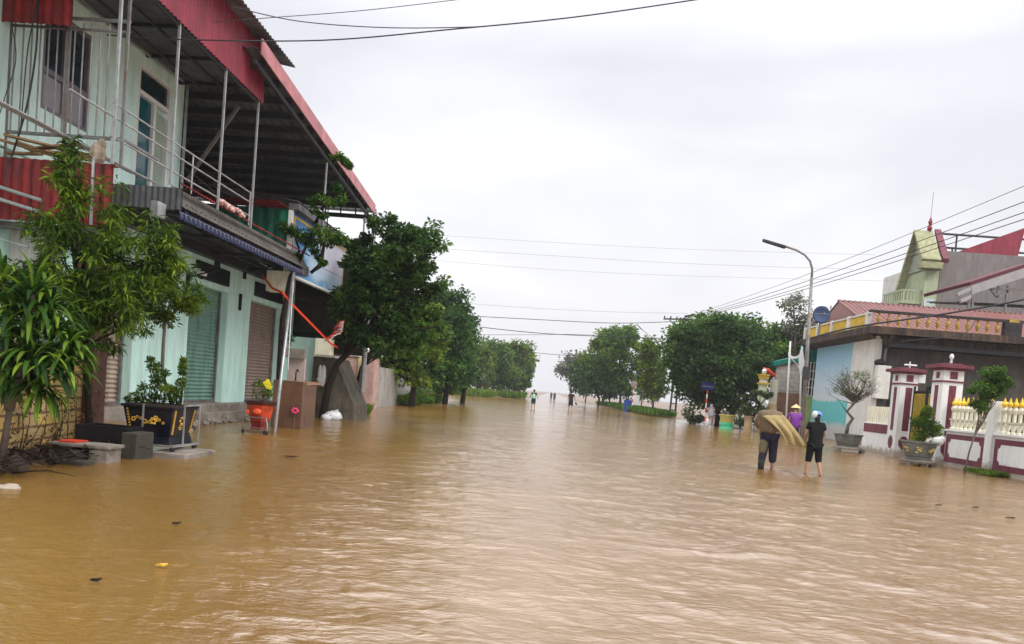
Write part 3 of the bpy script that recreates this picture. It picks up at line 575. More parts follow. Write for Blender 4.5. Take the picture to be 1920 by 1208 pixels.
p = Yp(606, 705, yR-.1); tag(mb.build('hanging_bag', 'bag', None, loc=p), 'crumpled white plastic bag hanging on the dark ramp wall', 'plastic bag')
# pink gate pillars, grey wall
for i, (x0, x1, y) in enumerate(((636, 664, 37.), (672, 697, 36.))):
    a = Yp(x0, 757, y); b = Yp(x1, 757, y); top = Yp(x0, 662, y).z
    t = thing('gate_pillar', (a.x, y, 0), ('tall pink tiled gate pillar with a cream edge, directly behind the ramp wall', 'pink tiled gate pillar to the right of the thin grey lamp post')[i], 'pillar', 'pink gate pillars')
    MB().box(a.x, b.x, y, y+1.0, -.2, top-.12).build('shaft', 'pinktile', t, bevel=.02); MB().box(a.x-.1, b.x+.1, y-.1, y+1.1, top-.12, top).build('cap', 'whited', t, bevel=.02)
    if i == 0: MB().box(b.x+.01, b.x+.16, y+.1, y+.4, -.1, top-.15).build('edge_strip', mat('pale_yellow_strip', (.7,.62,.3), .5), t)
a = Yp(698, 745, 37.5)
tag(MB().prism([(a.x+.1, 37.4, 0), (a.x+.1, 37.4, 2.1), (-9.9, 58, 2.1), (-9.9, 58, 0)], (-.2, 0, 0)).build('boundary_wall', mat('streaky_grey_plaster', (.34,.32,.29), .85, .2, 1.5, .1, 20, dirt=(.12,.11,.09), dirt_amt=.7, streak=True), None, loc=(a.x, 37.4, 0)), 'long streaky grey plaster wall behind the grass bank', 'wall')
# thin lamp post with globe
p = Gp(670, 776); t = thing('globe_lamp_post', p, 'thin grey lamp post with a small silver globe, beside the dark ramp wall', 'lamp post')
top = Yp(690, 650, p.y); MB().tube([p-Vector((0,0,.3)), Vector((top.x-.12, p.y, top.z))], [.10, .075], 10).build('pole', 'galv', t, smooth=True)
q = Yp(686, 656, p.y); MB().ball((top.x+.02, p.y-.1, q.z), .11).build('globe', mat('silver_globe', (.75,.77,.8), .1, .02, metal=.8), t, smooth=True)
# leaning steel pole + cart prop
p = Gp(514, 812); top = Xp(551, 506, BX+.02)
t = thing('leaning_pole', p, 'long galvanised steel pole leaning up to the corner of the dark awning', 'pole')
MB().tube([p-Vector((0,0,.2)), top], .045, 9).build('pole', 'galv', t, smooth=True); MB().tube([top, top.lerp(p, .5)+Vector((.12,0,.1)), top.lerp(p,.55)+Vector((.14, 0, -.4))], .015, 5).build('cable', 'galv', t)
# red barrier tape
a = Yp(492, 516, 21.); b = Yp(530, 549, 20.); c = Yp(549, 572, 20.5); d = Yp(607, 631, 23.); e_ = Yp(633, 652, 25.)
mb = MB(); pts = [a, a.lerp(b,.5)+Vector((0,0,-.12)), b, c, c.lerp(d,.5), d, d.lerp(e_,.5)+Vector((0,0,-.05)), e_]
for i in range(len(pts)-1): mb.obox((pts[i]+pts[i+1])/2, ((pts[i+1]-pts[i]).length+.02, .015, .065), math.atan2(pts[i+1].y-pts[i].y, pts[i+1].x-pts[i].x), 0, -math.atan2(pts[i+1].z-pts[i].z, math.hypot(pts[i+1].x-pts[i].x, pts[i+1].y-pts[i].y)))
tag(mb.build('barrier_tape', 'orangetape', None, loc=a), 'red-orange plastic tape strung from the shop bracket to the leaning tree', 'tape')
t = thing('striped_bunting', Yp(628, 645, 24.5), 'crumpled red and white striped bunting tangled in the leaning tree', 'bunting')
m1 = MB(); m2 = MB(); rg_ = random.Random(8)
for i in range(11):
    py = 606+i*3.6; px = 640-i*1.7 if i < 7 else 622-(i-7)*4
    for (mm, o_) in ((m1, 0), (m2, 1.8)):
        u = Yp(px+o_-8-rg_.random()*4, py+o_+2, 24.5); v = Yp(px+10-abs(i-5), py+o_-4, 24.4); mid = (u+v)/2+Vector((0, -.05, rg_.uniform(-.02,.04)))
        for s1, s2 in ((u, mid), (mid, v)): mm.prism([s1+Vector((0,0,-.017)), s2+Vector((0,0,-.017)), s2+Vector((0,0,.017)), s1+Vector((0,0,.017))], (0, .03, 0))
m1.build('red_stripes', 'orangetape', t); m2.build('white_stripes', 'white', t)
p = Yp(652, 650, 34); tag(MB().box(p.x-.5, p.x+.45, 34, 34.1, p.z-.25, p.z+.45).build('blue_board', mat('sky_blue_board', (.12,.38,.6), .5, .15), None, loc=p), 'pale blue board behind the striped bunting', 'board')

# ---------------------------------------------------------------- near-left yellow wall, debris, planters
mb = MB(); W0, W1 = Vector((-5.6, 4.6, 0)), Vector((-8.1, 13.0, 0)); W0 = Vector((-6.45, 4.5, 0))
d = (W1-W0).normalized(); nn = Vector((-d.y, d.x, 0))
mb.prism([W0+Vector((0,0,-.1)), W1+Vector((0,0,-.1)), W1+Vector((0,0,1.45)), W0+Vector((0,0,1.45))], nn*.3)
t = thing('stone_wall', W0, 'low yellow stone block wall overgrown with dry vines at the left edge', 'wall'); mb.build('blocks', 'yellowstone', t, bevel=.01)
vin = []; rg_ = random.Random(21); vm = MB()
for i in range(60):
    s_ = rg_.uniform(.35, 1); p = W0.lerp(W1, s_)-nn*.06; h = rg_.uniform(.05, .5+.7*rg_.random()); q = p+Vector((rg_.uniform(-.2,.3), rg_.uniform(-.2,.2), h))-nn*.08
    vm.tube([p, (p+q)/2-nn*.05, q], [.009,.006,.003], 4); vin.append((q, .12)); 
    if i % 2 == 0: vin.append((p+Vector((.15,0,.08)), .16))
vm.build('vine_stems', 'bark', t); leaves('vine_leaves', LM['dead'], t, vin, 16, .055, .6, .3, 12)
# debris heap along the wall foot
t = thing('debris_heap', (-7.0, 10, 0), 'dark heap of wet twigs and rubble along the foot of the yellow wall', 'debris'); mb = MB(); rg_ = random.Random(31)
for i in range(150):
    y = rg_.uniform(6.5, 12.0); x = shore_left(y)+rg_.uniform(-.55, .2)+.0; z = .03+rg_.random()*.16
    a = rg_.uniform(0, 6.3); l = rg_.uniform(.15, .7); mb.tube([(x, y, z), (x+math.cos(a)*l*.5, y+math.sin(a)*l*.5, z+rg_.uniform(0,.1)), (x+math.cos(a)*l, y+math.sin(a)*l, z+rg_.uniform(-.05,.16))], [.012,.009,.004], 4)
mb.build('twigs', 'bark', t)['kind'] = 'stuff'; mb = MB()
for i in range(90):
    y = rg_.uniform(6.5, 12.2); x = shore_left(y)+rg_.uniform(-.6, .1); s_ = rg_.uniform(.03, .12); mb.obox((x, y, .05+s_*.4), (s_*2, s_*1.4, s_), rg_.random()*3, rg_.random(), rg_.random())
mb.build('rubble', 'soil', t)['kind'] = 'stuff'
t = thing('rubble_strip', (-8.9, 19, .1), 'strip of broken stones and mud at the foot of the shop steps', 'rubble'); mb = MB()
for i in range(420):
    y = rg_.uniform(14.5, 24); x = shore_left(y)-rg_.uniform(-.12, .75); s_ = rg_.uniform(.02, .09); mb.obox((x, y, .04+.14*max(0, shore_left(y)-x)), (s_*2, s_*1.5, s_), rg_.random()*3, rg_.random(), rg_.random())
mb.build('stones', 'concrete', t)['kind'] = 'stuff'
# black crate / slabs
def slab(nm, lab, cat, x0, x1, y0, y1, z0, z1, m, b=.012, grp=None): return tag(MB().box(x0, x1, y0, y1, z0, z1).build(nm, m, None, loc=((x0+x1)/2, (y0+y1)/2, z0), bevel=b), lab, cat, grp)
t = thing('black_crate', (-6.75, 11.3, 0), 'black plastic crate standing open in front of the brown tiled post', 'crate')
mb = MB(); mb.box(-7.25, -6.5, 11.15, 11.18, .0, .46); mb.box(-7.25, -6.5, 11.6, 11.63, 0, .46); mb.box(-7.28, -7.252, 11.15, 11.63, 0, .46); mb.box(-6.498, -6.47, 11.15, 11.63, 0, .46); mb.build('sides', 'black', t, bevel=.006); MB().box(-7.25, -6.5, 11.182, 11.598, .02, .05).build('bottom', 'black', t)
slab('concrete_block', 'upright grey concrete block between the black crate and the dark planter', 'block', -6.46, -6.22, 11.0, 11.5, -.15, .40, 'concreted')
slab('concrete_slab', 'low concrete slab under the wheels of the dark planter', 'slab', -6.35, -5.72, 11.55, 12.6, -.2, .075, 'concrete')
t = thing('stone_bench', (-6.8, 10.6, 0), 'low stone bench with a thin top by the black crate', 'bench')
MB().box(-7.15, -6.25, 10.35, 10.75, .2, .25).build('top', 'concrete', t, bevel=.01); MB().box(-6.55, -6.29, 10.37, 10.73, -.15, .198).build('leg', 'concrete', t); MB().box(-7.12, -6.9, 10.37, 10.73, -.15, .198).build('leg', 'concreted', t); MB().box(-6.898, -6.552, 10.6, 10.7, 0, .198).build('backing', 'black', t)
slab('red_tray', 'flat red plastic tray lying on the low stone bench', 'tray', -7.05, -6.78, 10.4, 10.7, .252, .275, 'redplastic', .004)
slab('floating_board', 'dark wet board floating in front of the stone bench', 'board', -7.0, -6.35, 9.95, 10.2, -.02, .06, 'concreted', .02)
p = Gp(12, 915); t = thing('styrofoam_piece', p, 'broken white styrofoam piece floating at the left edge of the water', 'styrofoam'); mb = MB(); mb.ball(p, (.17,.1,.035), 9, 5); mb.ball(p+Vector((.04,.02,.02)), (.09,.07,.03), 8, 5); mb.build('foam', 'white', t)

# dark planter with gold relief, on wheeled frame
def frustum(mb, x0, x1, y0, y1, z0, z1, tx, ty):
    cx, cy = (x0+x1)/2, (y0+y1)/2
    lo = [(cx+(x-cx)*tx, cy+(y-cy)*ty, z0) for x, y in ((x0,y0),(x1,y0),(x1,y1),(x0,y1))]; hi = [(x, y, z1) for x, y in ((x0,y0),(x1,y0),(x1,y1),(x0,y1))]
    mb.add(lo+hi, [(0,3,2,1),(4,5,6,7),(0,1,5,4),(1,2,6,5),(2,3,7,6),(3,0,4,7)])
PX0, PX1, PY0, PY1 = -6.95, -6.05, 11.75, 12.65
P_ = thing('dark_planter', (-6.5, 12.2, .1), 'square black ceramic planter with gold flower relief on a wheeled frame', 'planter')
navyc = mat('black_glazed_ceramic', (.006,.007,.014), .3, .3, 4, dirt=(.05,.04,.03), dirt_amt=.3)
mb = MB(); frustum(mb, PX0+.03, PX1-.03, PY0+.03, PY1-.03, .30, .76, .82, .82); mb.build('pot', navyc, P_, bevel=.01)
mb = MB(); mb.box(PX0, PX1, PY0, PY1, .761, .80); mb.build('rim', navyc, P_, bevel=.01)
MB().box(PX0+.06, PX1-.06, PY0+.06, PY1-.06, .80, .815).build('soil', 'soil', P_)
mb = MB(); frustum(mb, PX0+.10, PX1-.10, PY0+.10, PY1-.10, .17, .298, 1.08, 1.08); mb.build('foot', navyc, P_, bevel=.008)
gm = MB(); rg_ = random.Random(6)
def relief(face, u, z, s_):      # gold blossom: petals standing 6-10 mm proud of the sloping face
    k = (.76-z)*.18
    for j in range(6):
        a = j*1.047; du, dz = math.cos(a)*s_, math.sin(a)*s_
        if face == 'y': gm.ball((u+du, PY0+.03+k*.9-.004, z+dz), (s_*.62, .012, s_*.42), 6, 4)
        else: gm.ball((PX1-.03-k*.9+.004, u+du, z+dz), (.012, s_*.62, s_*.42), 6, 4)
for i in range(9): relief('y', PX0+.2+i*.062, .56+.04*math.sin(i*1.3), .018+.012*(i % 3 == 0))
relief('y', -6.42, .55, .045); relief('x', 12.15, .56, .06); relief('x', 12.13, .45, .035)
for z in np.arange(.36, .74, .045): relief('x', PY0+.12+(.76-z)*.1, z, .018); relief('y', PX0+.1+(.76-z)*.12, z, .012); relief('x', PY1-.12-(.76-z)*.1, z, .014)
for i in range(8): relief('x', PY0+.15+i*.08, .22, .018)
gm.build('gold_relief', 'gold', P_, smooth=True)
mb = MB()
for x, y in ((PX1+.015, PY0+.32), (PX1+.015, PY1-.05)): mb.beam((x, y, .16), (x, y, .83), .022)
mb.beam((-6.55, PY0-.015, .3), (-6.55, PY0-.015, .82), .022)
mb.beam((PX1+.015, PY0+.32, .82), (PX1+.015, PY1-.05, .82), .022); mb.beam((PX0, PY0+.03, .155), (PX1+.02, PY0+.03, .155), .03); mb.beam((PX0, PY1-.03, .155), (PX1+.02, PY1-.03, .155), .03); mb.beam((PX1, PY0+.03, .155), (PX1, PY1-.03, .155), .03)
mb.build('frame', 'galv', P_)
for x, y in ((PX1-.02, PY0+.06), (PX1-.02, PY1-.1), (PX0+.1, PY0+.06)):
    wl = MB(); a = [(x+.02*s2, y, .10) for s2 in (-1, 1)]; wl.tube(a, .055, 14); wl.build('wheel', 'rubber', P_, smooth=False)
# plants in the dark planter
t = thing('slender_tree', (-6.35, 12.3, .81), 'slender small-leaved tree with a thin bare trunk growing from the dark planter', 'tree')
tp = [Vector((-6.37, 12.3, .8)), Yp(304, 700, 12.3), Yp(306, 650, 12.3), Yp(309, 608, 12.3), Yp(300, 585, 12.3)]
mb = MB().tube(tp, [.035,.03,.028,.026,.02], 8); es = [ell(318, 560, 62, 42, 12.4), ell(350, 560, 38, 28, 12.2), ell(285, 545, 45, 45, 12.5), ell(300, 590, 35, 18, 12.3)]
cl = clumps_in(es, 70, .13, 4, .2)
for c, r in cl[:14]: mb.tube([tp[3], tp[3].lerp(c,.5)+Vector((0,0,.04)), c], [.014,.009,.004], 5)
mb.build('trunk', 'barkg', t, smooth=True); leaves('crown', LM['yell'], t, cl, 75, .075, .42, .35, 5)
t = thing('planter_shrub', (-6.6, 12.1, .81), 'mixed bushy green shrubs filling the dark planter', 'shrub')
cl = [(Yp(px, py, 12.1+rg_.uniform(-.2,.3)), r) for px, py, r in ((252,745,.10),(265,738,.1),(280,748,.09),(290,725,.09),(296,700,.08),(285,690,.07),(290,742,.1),(305,748,.1),(320,745,.1),(335,738,.08),(340,715,.06),(342,700,.05),(344,685,.045),(338,725,.07),(342,690,.05),(343,675,.04),(270,725,.08),(310,700,.07),(290,710,.08),(318,728,.08),(262,752,.09),(330,750,.09),(325,732,.07),(300,715,.09),(308,730,.08),(240,750,.07),(283,676,.06),(295,685,.05))]
mb = MB()
for c, r in cl: mb.tube([(c.x, c.y, .81), ((c.x+.02), c.y, (c.z+.8)/2), c], [.008,.006,.003], 5)
mb.build('stems', 'bark', t); leaves('foliage', LM['yell'], t, cl, 110, .05, .55, 0, 9)
# orange-red pot on wheeled stand
t = thing('red_flower_pot', (-7.0, 17.6, .05), 'orange-red flower pot with dark rim on a small wheeled metal stand', 'flower pot')
c0 = Yp(487, 775, 17.6); x = c0.x
hexr = [(.20,.30),(.24,.34),(.30,.5),(.33,.66)]
ob = MB().lathe([(.22,.28),(.27,.36),(.33,.62),(.34,.68)], (x, 17.6, 0), 6).build('pot', mat('orange_red_glaze', (.55,.06,.02), .35, .25, 5, dirt=(.12,.03,.015), dirt_amt=.6), t, bevel=.008)
MB().lathe([(.36,.682),(.40,.70),(.40,.76),(.3,.76)], (x, 17.6, 0), 6).build('rim', mat('dark_glaze', (.04,.015,.012), .3), t, bevel=.006)
MB().lathe([(.20,.08),(.17,.14),(.22,.278)], (x, 17.6, 0), 6).build('foot', 'redd', t)
MB().ball((x+.06, 17.29, .52), (.10,.03,.07)).ball((x-.2, 17.36, .5), (.05,.03,.06)).build('relief', mat('bright_red_relief', (.8,.12,.05), .4), t)
mb = MB(); mb.box(x-.3, x+.3, 17.3, 17.33, .36, .39)
for q in (-.28, .28): mb.beam((x+q, 17.3, .1), (x+q, 17.3, .38), .022); mb.beam((x+q, 17.85, .1), (x+q, 17.85, .38), .022)
mb.box(x-.3, x+.3, 17.3, 17.32, .12, .14); mb.tube([(x+.28,17.28,.38),(x+.36,17.2,.2),(x+.38,17.15,0)], .018, 6); mb.build('stand', 'galvd', t)
for q, y in ((-.26,17.3),(.26,17.3),(.38,17.15)): MB().tube([(x+q-.015, y, .04), (x+q+.015, y, .04)], .05, 12).build('wheel', 'rubber', t)
t = thing('yellow_flower_plant', (x, 17.6, .76), 'leggy plant with yellow blossoms growing in the orange-red pot', 'plant')
mb = MB(); cl = []; rg_ = random.Random(14)
for i in range(16):
    a = rg_.random()*6.28; q = Vector((x+math.cos(a)*.15+.03, 17.6+math.sin(a)*.15, .85+rg_.random()*.45)); mb.tube([(x+.03, 17.6, .75), (q.x, q.y, .85), q], [.006,.005,.003], 4); cl.append((q, .08))
mb.tube([(x-.2,17.6,.75),(x-.18,17.6,1.25)], .008, 4); mb.build('stems', 'barkg', t); leaves('foliage', LM['yell'], t, cl, 22, .09, .3, .5, 15)
fm = MB()
for q in ((.18,1.25),(.22,1.18),(.16,1.12),(.24,1.1),(.12,1.2)):
    for j in range(5): fm.ball((x+q[0]+math.cos(j*1.26)*.03, 17.5, q[1]+math.sin(j*1.26)*.03), (.026,.01,.02), 6, 4)
fm.build('blossoms', mat('yellow_petals', (.85,.72,.03), .5), t)
p = Gp(556, 782, .1); fm = MB(); rg_ = random.Random(3)
t = thing('pink_flower', Vector((p.x, 19.72, .45)), 'small bright pink blossom against the orange tiled counter', 'flower'); q = Yp(553, 770, 19.68)
for j in range(7): fm.ball((q.x+math.cos(j)*.07, 19.68, q.z+math.sin(j)*.06), (.04,.02,.03), 6, 4)
fm.build('petals', mat('pink_petals', (.8,.06,.2), .5), t); MB().tube([(q.x, 19.7, -.1), (q.x, 19.7, q.z)], .008, 4).build('stem', 'barkg', t)

# dracaena with strap leaves
def strap_plant(name, label, base, trunk, heads, ln, wd, m, n, seed, cat='plant'):
    t = thing(name, base, label, cat); rg = random.Random(seed); mb = MB()
    for tr in trunk: mb.tube(tr, [.05]+[.035]*(len(tr)-1), 8)
    mb.build('stem', 'barkg', t, smooth=True); V = []; Fc = []; var = []
    for hc, sc in heads:
        for i in range(n):
            az = rg.random()*6.28; el = rg.uniform(-.35, 1.45); L_ = ln*sc*rg.uniform(.6, 1.1); d = Vector((math.cos(az)*math.cos(el), math.sin(az)*math.cos(el), math.sin(el))); p = Vector(hc)+d*.03-Vector((0,0,rg.random()*.25*sc)); side = Vector((-math.sin(az), math.cos(az), 0)); K = 6; o_ = len(V); vv_ = rg.random()
            for j in range(K+1):
                s_ = j/K; wv = wd*(math.sin(math.pi*min(1, s_*.85+.12))**.7)*(1 if j < K else .05); V += [p+side*wv, p-Vector((0,0,wv*.35)), p-side*wv]
                d = (d+Vector((0,0,-.26-.12*rg.random()))*(.5+s_)).normalized(); p = p+d*L_/K
            for j in range(K):
                a = o_+j*3; Fc += [(a, a+1, a+4, a+3), (a+1, a+2, a+5, a+4)]; var += [vv_, vv_]
    me = bpy.data.meshes.new('foliage'); off = Vector(base); me.from_pydata([tuple(v-off) for v in V], [], Fc); me.polygons.foreach_set('use_smooth', [True]*len(Fc)); a = me.attributes.new('var', 'FLOAT', 'FACE'); a.data.foreach_set('value', var); me.materials.append(m); o = bpy.data.objects.new('foliage', me); C.objects.link(o); o.parent = t
    return t
yd = 8.9; b0 = Vector((-6.75, yd, .0))
h = [(Yp(62, 545, yd), 1.25), (Yp(20, 590, yd-.1), 1.1), (Yp(100, 610, yd+.1), 1.1), (Yp(60, 650, yd-.15), 1.1), (Yp(5, 520, yd+.1), 1.), (Yp(118, 670, yd), .9), (Yp(20, 690, yd), 1.0), (Yp(75, 710, yd+.1), .9), (Yp(-40, 600, yd), 1.1)]
strap_plant('dracaena_plant', 'large glossy dracaena with long arching green leaves at the left edge', b0, [[b0, Yp(18, 770, yd), Yp(50, 700, yd), h[3][0]], [Yp(18, 770, yd), Yp(40, 690, yd), h[0][0]], [Yp(18,770,yd), Yp(0, 700, yd), h[1][0], h[4][0]]], h+[(Yp(88, 560, yd+.2), 1.05), (Yp(135, 640, yd+.1), .8), (Yp(40, 670, yd+.2), 1.)], .60, .027, LM['drac'], 66, 5)
# peach tree with narrow drooping leaves
ypz = 11.0
tp = [Yp(170, 846, 11.9), Yp(166, 760, 11.9), Yp(158, 660, 11.8), Yp(148, 560, 11.5), Yp(138, 470, 11.2)]
es = [ell(135, 360, 42, 65, 11.1, .4), ell(110, 440, 55, 60, 11, .5), ell(232, 350, 26, 30, 11.3, .25), ell(215, 410, 30, 45, 11.2, .3), ell(130, 280, 22, 45, 11.1, .2), ell(285, 450, 48, 48, 11.5, .35), ell(320, 490, 40, 45, 11.6, .35), ell(210, 500, 85, 60, 11.3, .5), ell(185, 570, 100, 62, 11.2, .5), ell(245, 590, 30, 45, 11.5, .35), ell(80, 520, 70, 45, 10.8, .4), ell(185, 300, 20, 22, 11.1, .2), ell(215, 645, 25, 22, 11.4, .2)]
tree('peach_tree', 'feathery peach tree with narrow drooping leaves in front of the brown tiled post', 'tree', tp, [.06,.05,.045,.04,.03], es, 235, .15, 62, .16, LM['willow'], aspect=.16, droop=.6, seed=6, limbs=40, shell=.1)
# slender dark tree by the leaning pole
yt = 21.3; tp = [Vector((Yp(521,800,yt).x, yt, -.1)), Yp(524, 700, yt), Yp(530, 600, yt), Yp(545, 520, yt), Yp(562, 488, yt)]
t = thing('dark_slim_tree', tp[0], 'slim black-trunked tree twisting up past the awning corner, sparse leaf tufts', 'tree')
mb = MB().tube(tp, [.105,.095,.085,.07,.06], 9); cl = []
brs = [[(562,488),(575,460),(595,420),(600,395)], [(562,488),(560,465),(548,430),(535,428)], [(588,508),(602,500),(612,440),(640,440)], [(602,395),(612,380),(618,350),(650,350)], [(575,460),(590,440),(630,430)], [(590,420),(600,400),(585,375)]]
for k_, br in enumerate(brs): mb.tube([Yp(*q, yt+.05*k_) for q in br], [.045,.035,.022,.01][:len(br)], 6)
mb.tube([Yp(583,512,yt), Yp(598,498,yt), Yp(606,465,yt), Yp(613,440,yt)], [.05,.045,.035,.02], 6)
for q in ((540,428,.16),(530,422,.1),(552,432,.14),(565,440,.16),(580,438,.18),(595,432,.18),(610,440,.2),(625,438,.2),(640,445,.16),(632,450,.14),(600,450,.15),(583,455,.13),(570,450,.12),(585,378,.09),(598,372,.10),(612,375,.12),(625,380,.09),(650,305,.06),(632,350,.12),(640,372,.14),(590,395,.08),(606,490,.08),(598,482,.06),(625,295,.07),(645,300,.09),(636,292,.06),(655,310,.05),(608,404,.08),(560,480,.07),(618,455,.14),(590,470,.08)): cl.append((Yp(q[0], q[1], yt+rg_.uniform(-.2,.2)), q[2]))
mb.tube([Yp(612,440,yt), Yp(618,350,yt), Yp(625,300,yt), Yp(645,305,yt)], [.02,.014,.01,.005], 5)
mb.build('trunk', 'bark', t, smooth=True); leaves('crown', LM['mid'], t, [(c, r*1.15) for c, r in cl], 120, .11, .5, .5, 23)
# leaning tree 1 and its neighbours
yt = 25.2
tp = [Gp(602, 785)-Vector((0,0,.2)), Yp(615, 730, yt), Yp(632, 682, yt), Yp(660, 655, yt), Yp(700, 630, yt), Yp(725, 600, yt)]
es = [ell(745, 500, 85, 70, yt, 1.3), ell(720, 440, 50, 42, yt, .8), ell(700, 560, 75, 60, yt, 1.1), ell(800, 540, 45, 30, yt, .8), ell(690, 420, 22, 22, yt, .4), ell(780, 440, 38, 30, yt, .6), ell(650, 620, 28, 35, yt, .5), ell(770, 600, 60, 50, yt, 1.), ell(720, 630, 60, 40, yt, .9), ell(668, 480, 24, 55, yt, .5), ell(815,470,16,24,yt,.3), ell(835,528,18,14,yt,.3)]
tree('leaning_tree', 'tall dark leafy tree with a black trunk leaning right, bunting caught in its fork', 'tree', tp, [.13,.12,.11,.10,.08,.06], es, 260, .25, 105, .15, LM['dark'], aspect=.62, droop=.35, seed=8, limbs=40, shell=.25)
yt = 30.8; tp = [Gp(665, 775)-Vector((0,0,.2)), Yp(668, 730, yt), Yp(678, 690, yt), Yp(700, 655, yt), Yp(722, 625, yt)]
tree('thin_dark_tree', 'thin dark-stemmed tree curving right beside the globe lamp post', 'tree', tp, [.12,.1,.09,.07,.05], [ell(745, 590, 45, 42, yt, 1.), ell(770, 635, 40, 35, yt, .9)], 70, .3, 100, .14, LM['mid'], aspect=.6, seed=9, limbs=10)
for i, (nm, lab, bx, es, k, nc, cr, per, sz, y) in enumerate((
    ('round_tree', 'yellow-green bushy tree in front of the grey plaster wall', (772, 738), [(735,660,48,38),(790,640,50,52),(765,600,55,45),(800,690,30,35),(745,700,40,22)], 'yell', 190, .5, 75, .26, 44.),
    ('round_tree', 'dense dark tree, tallest behind the leaning tree', (835, 738), [(820,610,55,70),(860,610,34,40),(845,560,28,28),(850,680,42,52),(800,680,40,50),(810,560,30,24)], 'blue', 260, .6, 75, .28, 55.),
    ('round_tree', 'dark green tree overhanging the street right of the dense one', (868, 735), [(858,640,34,58),(840,700,40,36),(876,600,18,18),(870,690,20,28)], 'dark', 150, .6, 75, .28, 60.))):
    b_ = Gp(bx[0], bx[1]); b_ = Vector((Yp(bx[0], bx[1], y).x, y, .1)); E = [ell(*e_, y, e_[2]*y/FPX) for e_ in es]; c = E[0][0]
    tree(nm, lab, 'tree', [b_-Vector((0,0,.3)), b_+Vector((.1,0,1.2)), b_.lerp(c, .6), c], [.22,.18,.15,.1], E, nc, cr, per, sz, LM[k], group='trees behind the left wall', aspect=.6, seed=30+i, limbs=12, shell=.35)
# grass bank and far grass strips
def grass(name, label, cells, n, h, seed, m='grass'):
    rg = np.random.default_rng(seed); P = []
    me_v = np.empty((n, 4, 3)); k = rg.integers(0, len(cells), n); cc = np.array(cells)[k]
    x = cc[:,0]+(cc[:,1]-cc[:,0])*rg.random(n); y = cc[:,2]+(cc[:,3]-cc[:,2])*rg.random(n); z = cc[:,4]
    a = rg.random(n)*6.28; hh = h*(.4+.8*rg.random(n)); wv = hh*.07+.012; lean = hh*.45
    p = np.stack([x, y, z], -1); sd_ = np.stack([np.cos(a), np.sin(a), a*0], -1); ln_ = np.stack([np.sin(a*3), np.cos(a*2.3), a*0], -1)
    me_v[:,0] = p-sd_*wv[:,None]; me_v[:,1] = p+sd_*wv[:,None]; me_v[:,2] = p+sd_*wv[:,None]*.4+ln_*lean[:,None]+np.array([0,0,1])*hh[:,None]; me_v[:,3] = p-sd_*wv[:,None]*.4+ln_*lean[:,None]*.4+np.array([0,0,1])*hh[:,None]*.6
    me = bpy.data.meshes.new(name); me.vertices.add(n*4); me.loops.add(n*4); me.polygons.add(n); me.vertices.foreach_set('co', me_v.reshape(-1).astype(np.float32)); me.loops.foreach_set('vertex_index', np.arange(n*4, dtype=np.int32)); me.polygons.foreach_set('loop_start', np.arange(0, n*4, 4, dtype=np.int32)); me.update(calc_edges=True)
    at_ = me.attributes.new('var', 'FLOAT', 'FACE'); at_.data.foreach_set('value', rg.random(n).astype(np.float32)); me.materials.append(LM[m]); o = bpy.data.objects.new(name, me); C.objects.link(o); return tag(o, label, 'grass', kind='stuff')
grass('grass', 'lush green grass bank in front of the grey plaster wall', [(-11.2+i*.0, -8.5, 44.5+j*2, 46.5+j*2, .1+.04*i) for i in range(4) for j in range(8)], 22000, .42, 1)
grass('grass', 'bright green grass verge on the far side of the flooded side road', [(-27, -8.8, 108+j*1.8, 109.8+j*1.8, .1) for j in range(7)]+[(-8.8, -4.5, 122+j*2, 124+j*2, .1) for j in range(4)], 22000, .95, 2)
grass('grass', 'tuft of grass at the foot of the globe lamp post', [(-7.8, -7.35, 28.8, 30.2, .02)], 1800, .4, 3)
mb = MB()
